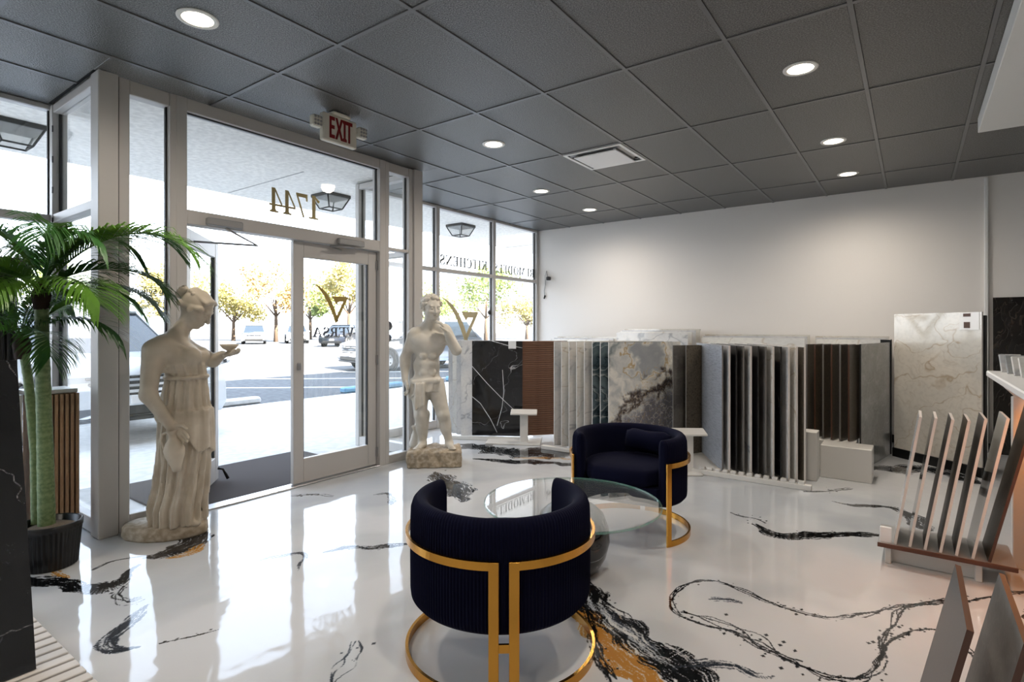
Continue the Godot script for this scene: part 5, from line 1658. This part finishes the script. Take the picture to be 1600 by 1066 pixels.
	hf.cap(P.call(672, 509, 0.0), P.call(674, 489, 0.01), 0.060, 0.052, 0.03)
	n = hf.emit(st, n)
	var h1 := Field.new(Vector3(-0.36, 0.66, -0.05), Vector3(-0.16, 0.90, 0.14), 0.005)
	h1.cap(P.call(634, 586, 0.025), P.call(634.5, 593, 0.04), 0.032, 0.029, 0.01)
	hand(h1, P.call(635, 593, 0.042), Basis(Vector3(0.3, 0.1, 0.95).normalized(), Vector3(0.25, -0.95, 0.02).normalized(), Vector3(0.3, 0.1, 0.95).cross(Vector3(0.25, -0.95, 0.02)).normalized()), 1.0, 0.65, 1.0)
	n = h1.emit(st, n)
	var h2 := Field.new(Vector3(0.0, 1.18, 0.04), Vector3(0.20, 1.42, 0.24), 0.005)
	h2.cap(P.call(702, 526, 0.112), P.call(699, 520, 0.127), 0.034, 0.030, 0.01)
	var hy := Vector3(-0.50, 0.86, 0.05).normalized()
	var hx := Vector3(0.1, 0.0, -1.0)
	hx = (hx - hy * hx.dot(hy)).normalized()
	hand(h2, P.call(699, 520, 0.128), Basis(hx, hy, hx.cross(hy)), 1.0, 0.55, -1.0)
	n = h2.emit(st, n)
	mi("figure", st.commit(), M.plaster_pale, o)
	var rock := Field.new(Vector3(-0.31, -0.012, -0.25), Vector3(0.31, 0.20, 0.25), 0.011)
	var rn := noise(55, 5.0, 3)
	var rv := noise(56, 2.2, 2)
	rock.shape(Vector3(-0.31, -0.012, -0.25), Vector3(0.31, 0.20, 0.25), func(p: Vector3) -> float:
		var q := (p - Vector3(0, 0.068, 0)).abs() - Vector3(0.235, 0.068, 0.175)
		var d := q.max(Vector3.ZERO).length() + minf(maxf(q.x, maxf(q.y, q.z)), 0.0) - 0.022
		d += 0.018 * rn.get_noise_3dv(p) + 0.014 * absf(sin(p.x * 21.0 + 4.0 * rv.get_noise_3dv(p))) - 0.008
		return maxf(d, -p.y), 0.005)
	var rs := SurfaceTool.new()
	rs.begin(Mesh.PRIMITIVE_TRIANGLES)
	rock.emit(rs, 0)
	mi("rock_base", rs.commit(), M.plaster_base, o).set_meta("label", "rough rock base")

	# ---- draped female figure in profile
	var w := thing("female_statue", "cream plaster statue of a draped woman holding a jug and bowl", "statue", Vector3(-3.885, 0, -1.575), YAW + 0.12)
	var v := 0.0041
	var Q := func(px: float, py: float, z: float) -> Vector3: return Vector3((px - 258.0) * v, (834.0 - py) * v, z)
	var g := Field.new(Vector3(-0.16, 0.06, -0.24), Vector3(0.34, 1.40, 0.27), 0.0095)
	# height, centre x, half width x, half width z
	var sec := [[0.075, 0.078, 0.158, 0.150], [0.18, 0.072, 0.160, 0.152], [0.30, 0.094, 0.148, 0.146], [0.47, 0.108, 0.147, 0.142], [0.63, 0.112, 0.146, 0.145], [0.80, 0.115, 0.138, 0.148], [0.96, 0.122, 0.118, 0.126], [1.02, 0.127, 0.108, 0.115], [1.10, 0.115, 0.110, 0.125]]
	g.shape(Vector3(-0.16, 0.06, -0.24), Vector3(0.34, 1.12, 0.27), func(p: Vector3) -> float:
		var i := 0
		while i < 7 and p.y > sec[i + 1][0]: i += 1
		var t := clampf((p.y - sec[i][0]) / (sec[i + 1][0] - sec[i][0]), 0.0, 1.0)
		var cx := lerpf(sec[i][1], sec[i + 1][1], t)
		var ax := lerpf(sec[i][2], sec[i + 1][2], t)
		var az := lerpf(sec[i][3], sec[i + 1][3], t)
		var dx := p.x - cx
		var th := atan2(p.z / az, dx / ax)
		var amp := 0.0135 * clampf(1.25 - p.y * 0.75, 0.25, 1.0)
		var fold := amp * sin(th * 15.0 + 2.5 * sin(p.y * 4.0) + 1.2 * sin(th * 3.0)) + 0.5 * amp * sin(th * 31.0 + p.y * 9.0)
		var d := (sqrt(dx * dx / (ax * ax) + p.z * p.z / (az * az)) - 1.0) * minf(ax, az) - fold
		return maxf(maxf(d, p.y - 1.08), 0.075 - p.y) * 0.75, 0.01)
	g.shape(Vector3(-0.05, 0.52, -0.24), Vector3(0.34, 0.84, 0.27), func(p: Vector3) -> float:
		# short overfold that hangs longer in front
		var dx := p.x - 0.114
		var th := atan2(p.z, dx)
		var hem := 0.66 - 0.13 * cos(th) + 0.02 * sin(th * 7.0)
		var r := 0.160 + 0.007 * sin(th * 11.0 + p.y * 6.0) + clampf((0.80 - p.y) * 0.05, 0, 0.02)
		return maxf(maxf(Vector2(dx, p.z).length() - r, p.y - 0.80), hem - p.y) * 0.75, 0.02)
	for k in 28:   # cord below the bust
		var a0 := TAU * k / 28.0
		var a1 := TAU * (k + 1) / 28.0
		g.cap(Vector3(0.124 + 0.118 * cos(a0), 1.005, 0.126 * sin(a0)), Vector3(0.124 + 0.118 * cos(a1), 1.005, 0.126 * sin(a1)), 0.0125, 0.0125, 0.004)
	g.ell(Q.call(280, 560, 0.0), Vector3(0.122, 0.105, 0.132), Basis(), 0.04)
	for z in [-0.062, 0.062]: g.ell(Q.call(302, 557, z), Vector3(0.058, 0.060, 0.060), Basis(), 0.025)
	for k in 6: g.cap(Q.call(270, 556 + 4.5 * k, 0.126), Q.call(311, 562 + 4 * k, 0.072), 0.0085, 0.0075, 0.005)
	g.cap(Q.call(262, 530, 0.085), Q.call(304, 548, 0.09), 0.014, 0.012, 0.008)
	g.cap(Q.call(304, 548, 0.09), Q.call(312, 553, -0.06), 0.012, 0.012, 0.008)
	g.cap(Q.call(266, 541, 0.11), Q.call(266, 541, -0.11), 0.072, 0.072, 0.05)
	g.cap(Q.call(267, 536, 0.0), Q.call(288, 503, 0.0), 0.066, 0.046, 0.05)
	g.cap(Q.call(256, 545, 0.145), Q.call(254, 612, 0.180), 0.060, 0.047, 0.03)
	g.cap(Q.call(254, 612, 0.180), Q.call(286, 660, 0.185), 0.048, 0.028, 0.02)
	g.cap(Q.call(272, 545, -0.14), Q.call(312, 566, -0.165), 0.056, 0.044, 0.03)
	g.cap(Q.call(312, 566, -0.165), Q.call(332, 556, -0.10), 0.044, 0.028, 0.02)
	g.cap(Q.call(294, 812, 0.06), Q.call(309, 815, 0.07), 0.034, 0.022, 0.02)
	g.cap(Q.call(290, 812, -0.05), Q.call(303, 815, -0.05), 0.032, 0.022, 0.02)
	var gs := SurfaceTool.new()
	gs.begin(Mesh.PRIMITIVE_TRIANGLES)
	n = g.emit(gs, 0)
	var fh := Field.new(Vector3(0.0, 1.27, -0.14), Vector3(0.34, 1.60, 0.14), 0.005)
	head(fh, Q.call(303, 483, 0.0), Basis(Vector3(0, 0, -1), Vector3(0.57, 0.82, 0), Vector3(0.82, -0.57, 0)), 0.93, true)
	fh.cap(Q.call(278, 520, 0.0), Q.call(292, 497, 0.0), 0.052, 0.047, 0.03)
	n = fh.emit(gs, n)
	var f1 := Field.new(Vector3(0.06, 0.54, 0.08), Vector3(0.28, 0.78, 0.28), 0.0045)
	f1.cap(Q.call(283, 656, 0.185), Q.call(287, 661, 0.185), 0.029, 0.027, 0.01)
	var y1 := Vector3(0.72, -0.69, 0).normalized()
	hand(f1, Q.call(286, 660, 0.185), Basis(Vector3(0.69, 0.72, 0), y1, Vector3(0.69, 0.72, 0).cross(y1)), 0.92, 0.45, 1.0)
	n = f1.emit(gs, n)
	var f2 := Field.new(Vector3(0.24, 1.04, -0.20), Vector3(0.48, 1.24, 0.06), 0.0045)
	f2.cap(Q.call(329, 557, -0.108), Q.call(333, 556, -0.097), 0.029, 0.027, 0.01)
	var y2 := Vector3(0.86, 0.10, 0.42).normalized()
	var x2 := Vector3(-0.44, 0.0, 0.90).normalized()
	x2 = (x2 - y2 * x2.dot(y2)).normalized()
	hand(f2, Q.call(333, 556, -0.097), Basis(x2, y2, x2.cross(y2)), 0.92, -0.35 if x2.cross(y2).y > 0 else 0.35, 1.0)
	n = f2.emit(gs, n)
	mi("figure", gs.commit(), M.plaster, w)
	var pl := new_st()
	var pr := []
	for q in [[0.0, 0.0], [0.97, 0.0], [1.0, 0.012], [0.985, 0.06], [0.93, 0.078], [0.0, 0.082]]:
		var row := PackedVector3Array()
		for j in 64:
			var a := TAU * j / 64.0
			var wob := 1.0 + 0.012 * sin(a * 5.0) + 0.008 * sin(a * 11.0)
			row.append(Vector3(0.252 * q[0] * cos(a) * wob, q[1], 0.165 * q[0] * sin(a) * wob))
		pr.append(row)
	grid(pl, pr, true)
	mi("oval_plinth", done(pl), M.plaster_base, w).set_meta("label", "rough oval plinth")
	# the jug and the bowl she holds are cast with her
	var jug := mi("jug", lathe([[0.0, -0.20], [0.022, -0.195], [0.030, -0.16], [0.052, -0.10], [0.058, -0.06], [0.044, -0.02], [0.024, 0.005], [0.022, 0.03], [0.036, 0.055], [0.0, 0.050]], 28), M.plaster, w, Q.call(291, 678, 0.205), Basis(Vector3.BACK, 0.12))
	mi("jug_handle", tube([Vector3(-0.02, 0.045, 0), Vector3(-0.055, 0.04, 0), Vector3(-0.068, 0.0, 0), Vector3(-0.055, -0.05, 0)], [0.008], 8), M.plaster, jug)
	mi("bowl", lathe([[0.0, -0.012], [0.022, -0.012], [0.014, 0.0], [0.040, 0.016], [0.060, 0.042], [0.055, 0.042], [0.036, 0.020], [0.0, 0.008]], 28), M.plaster, w, Q.call(347, 549, -0.055))
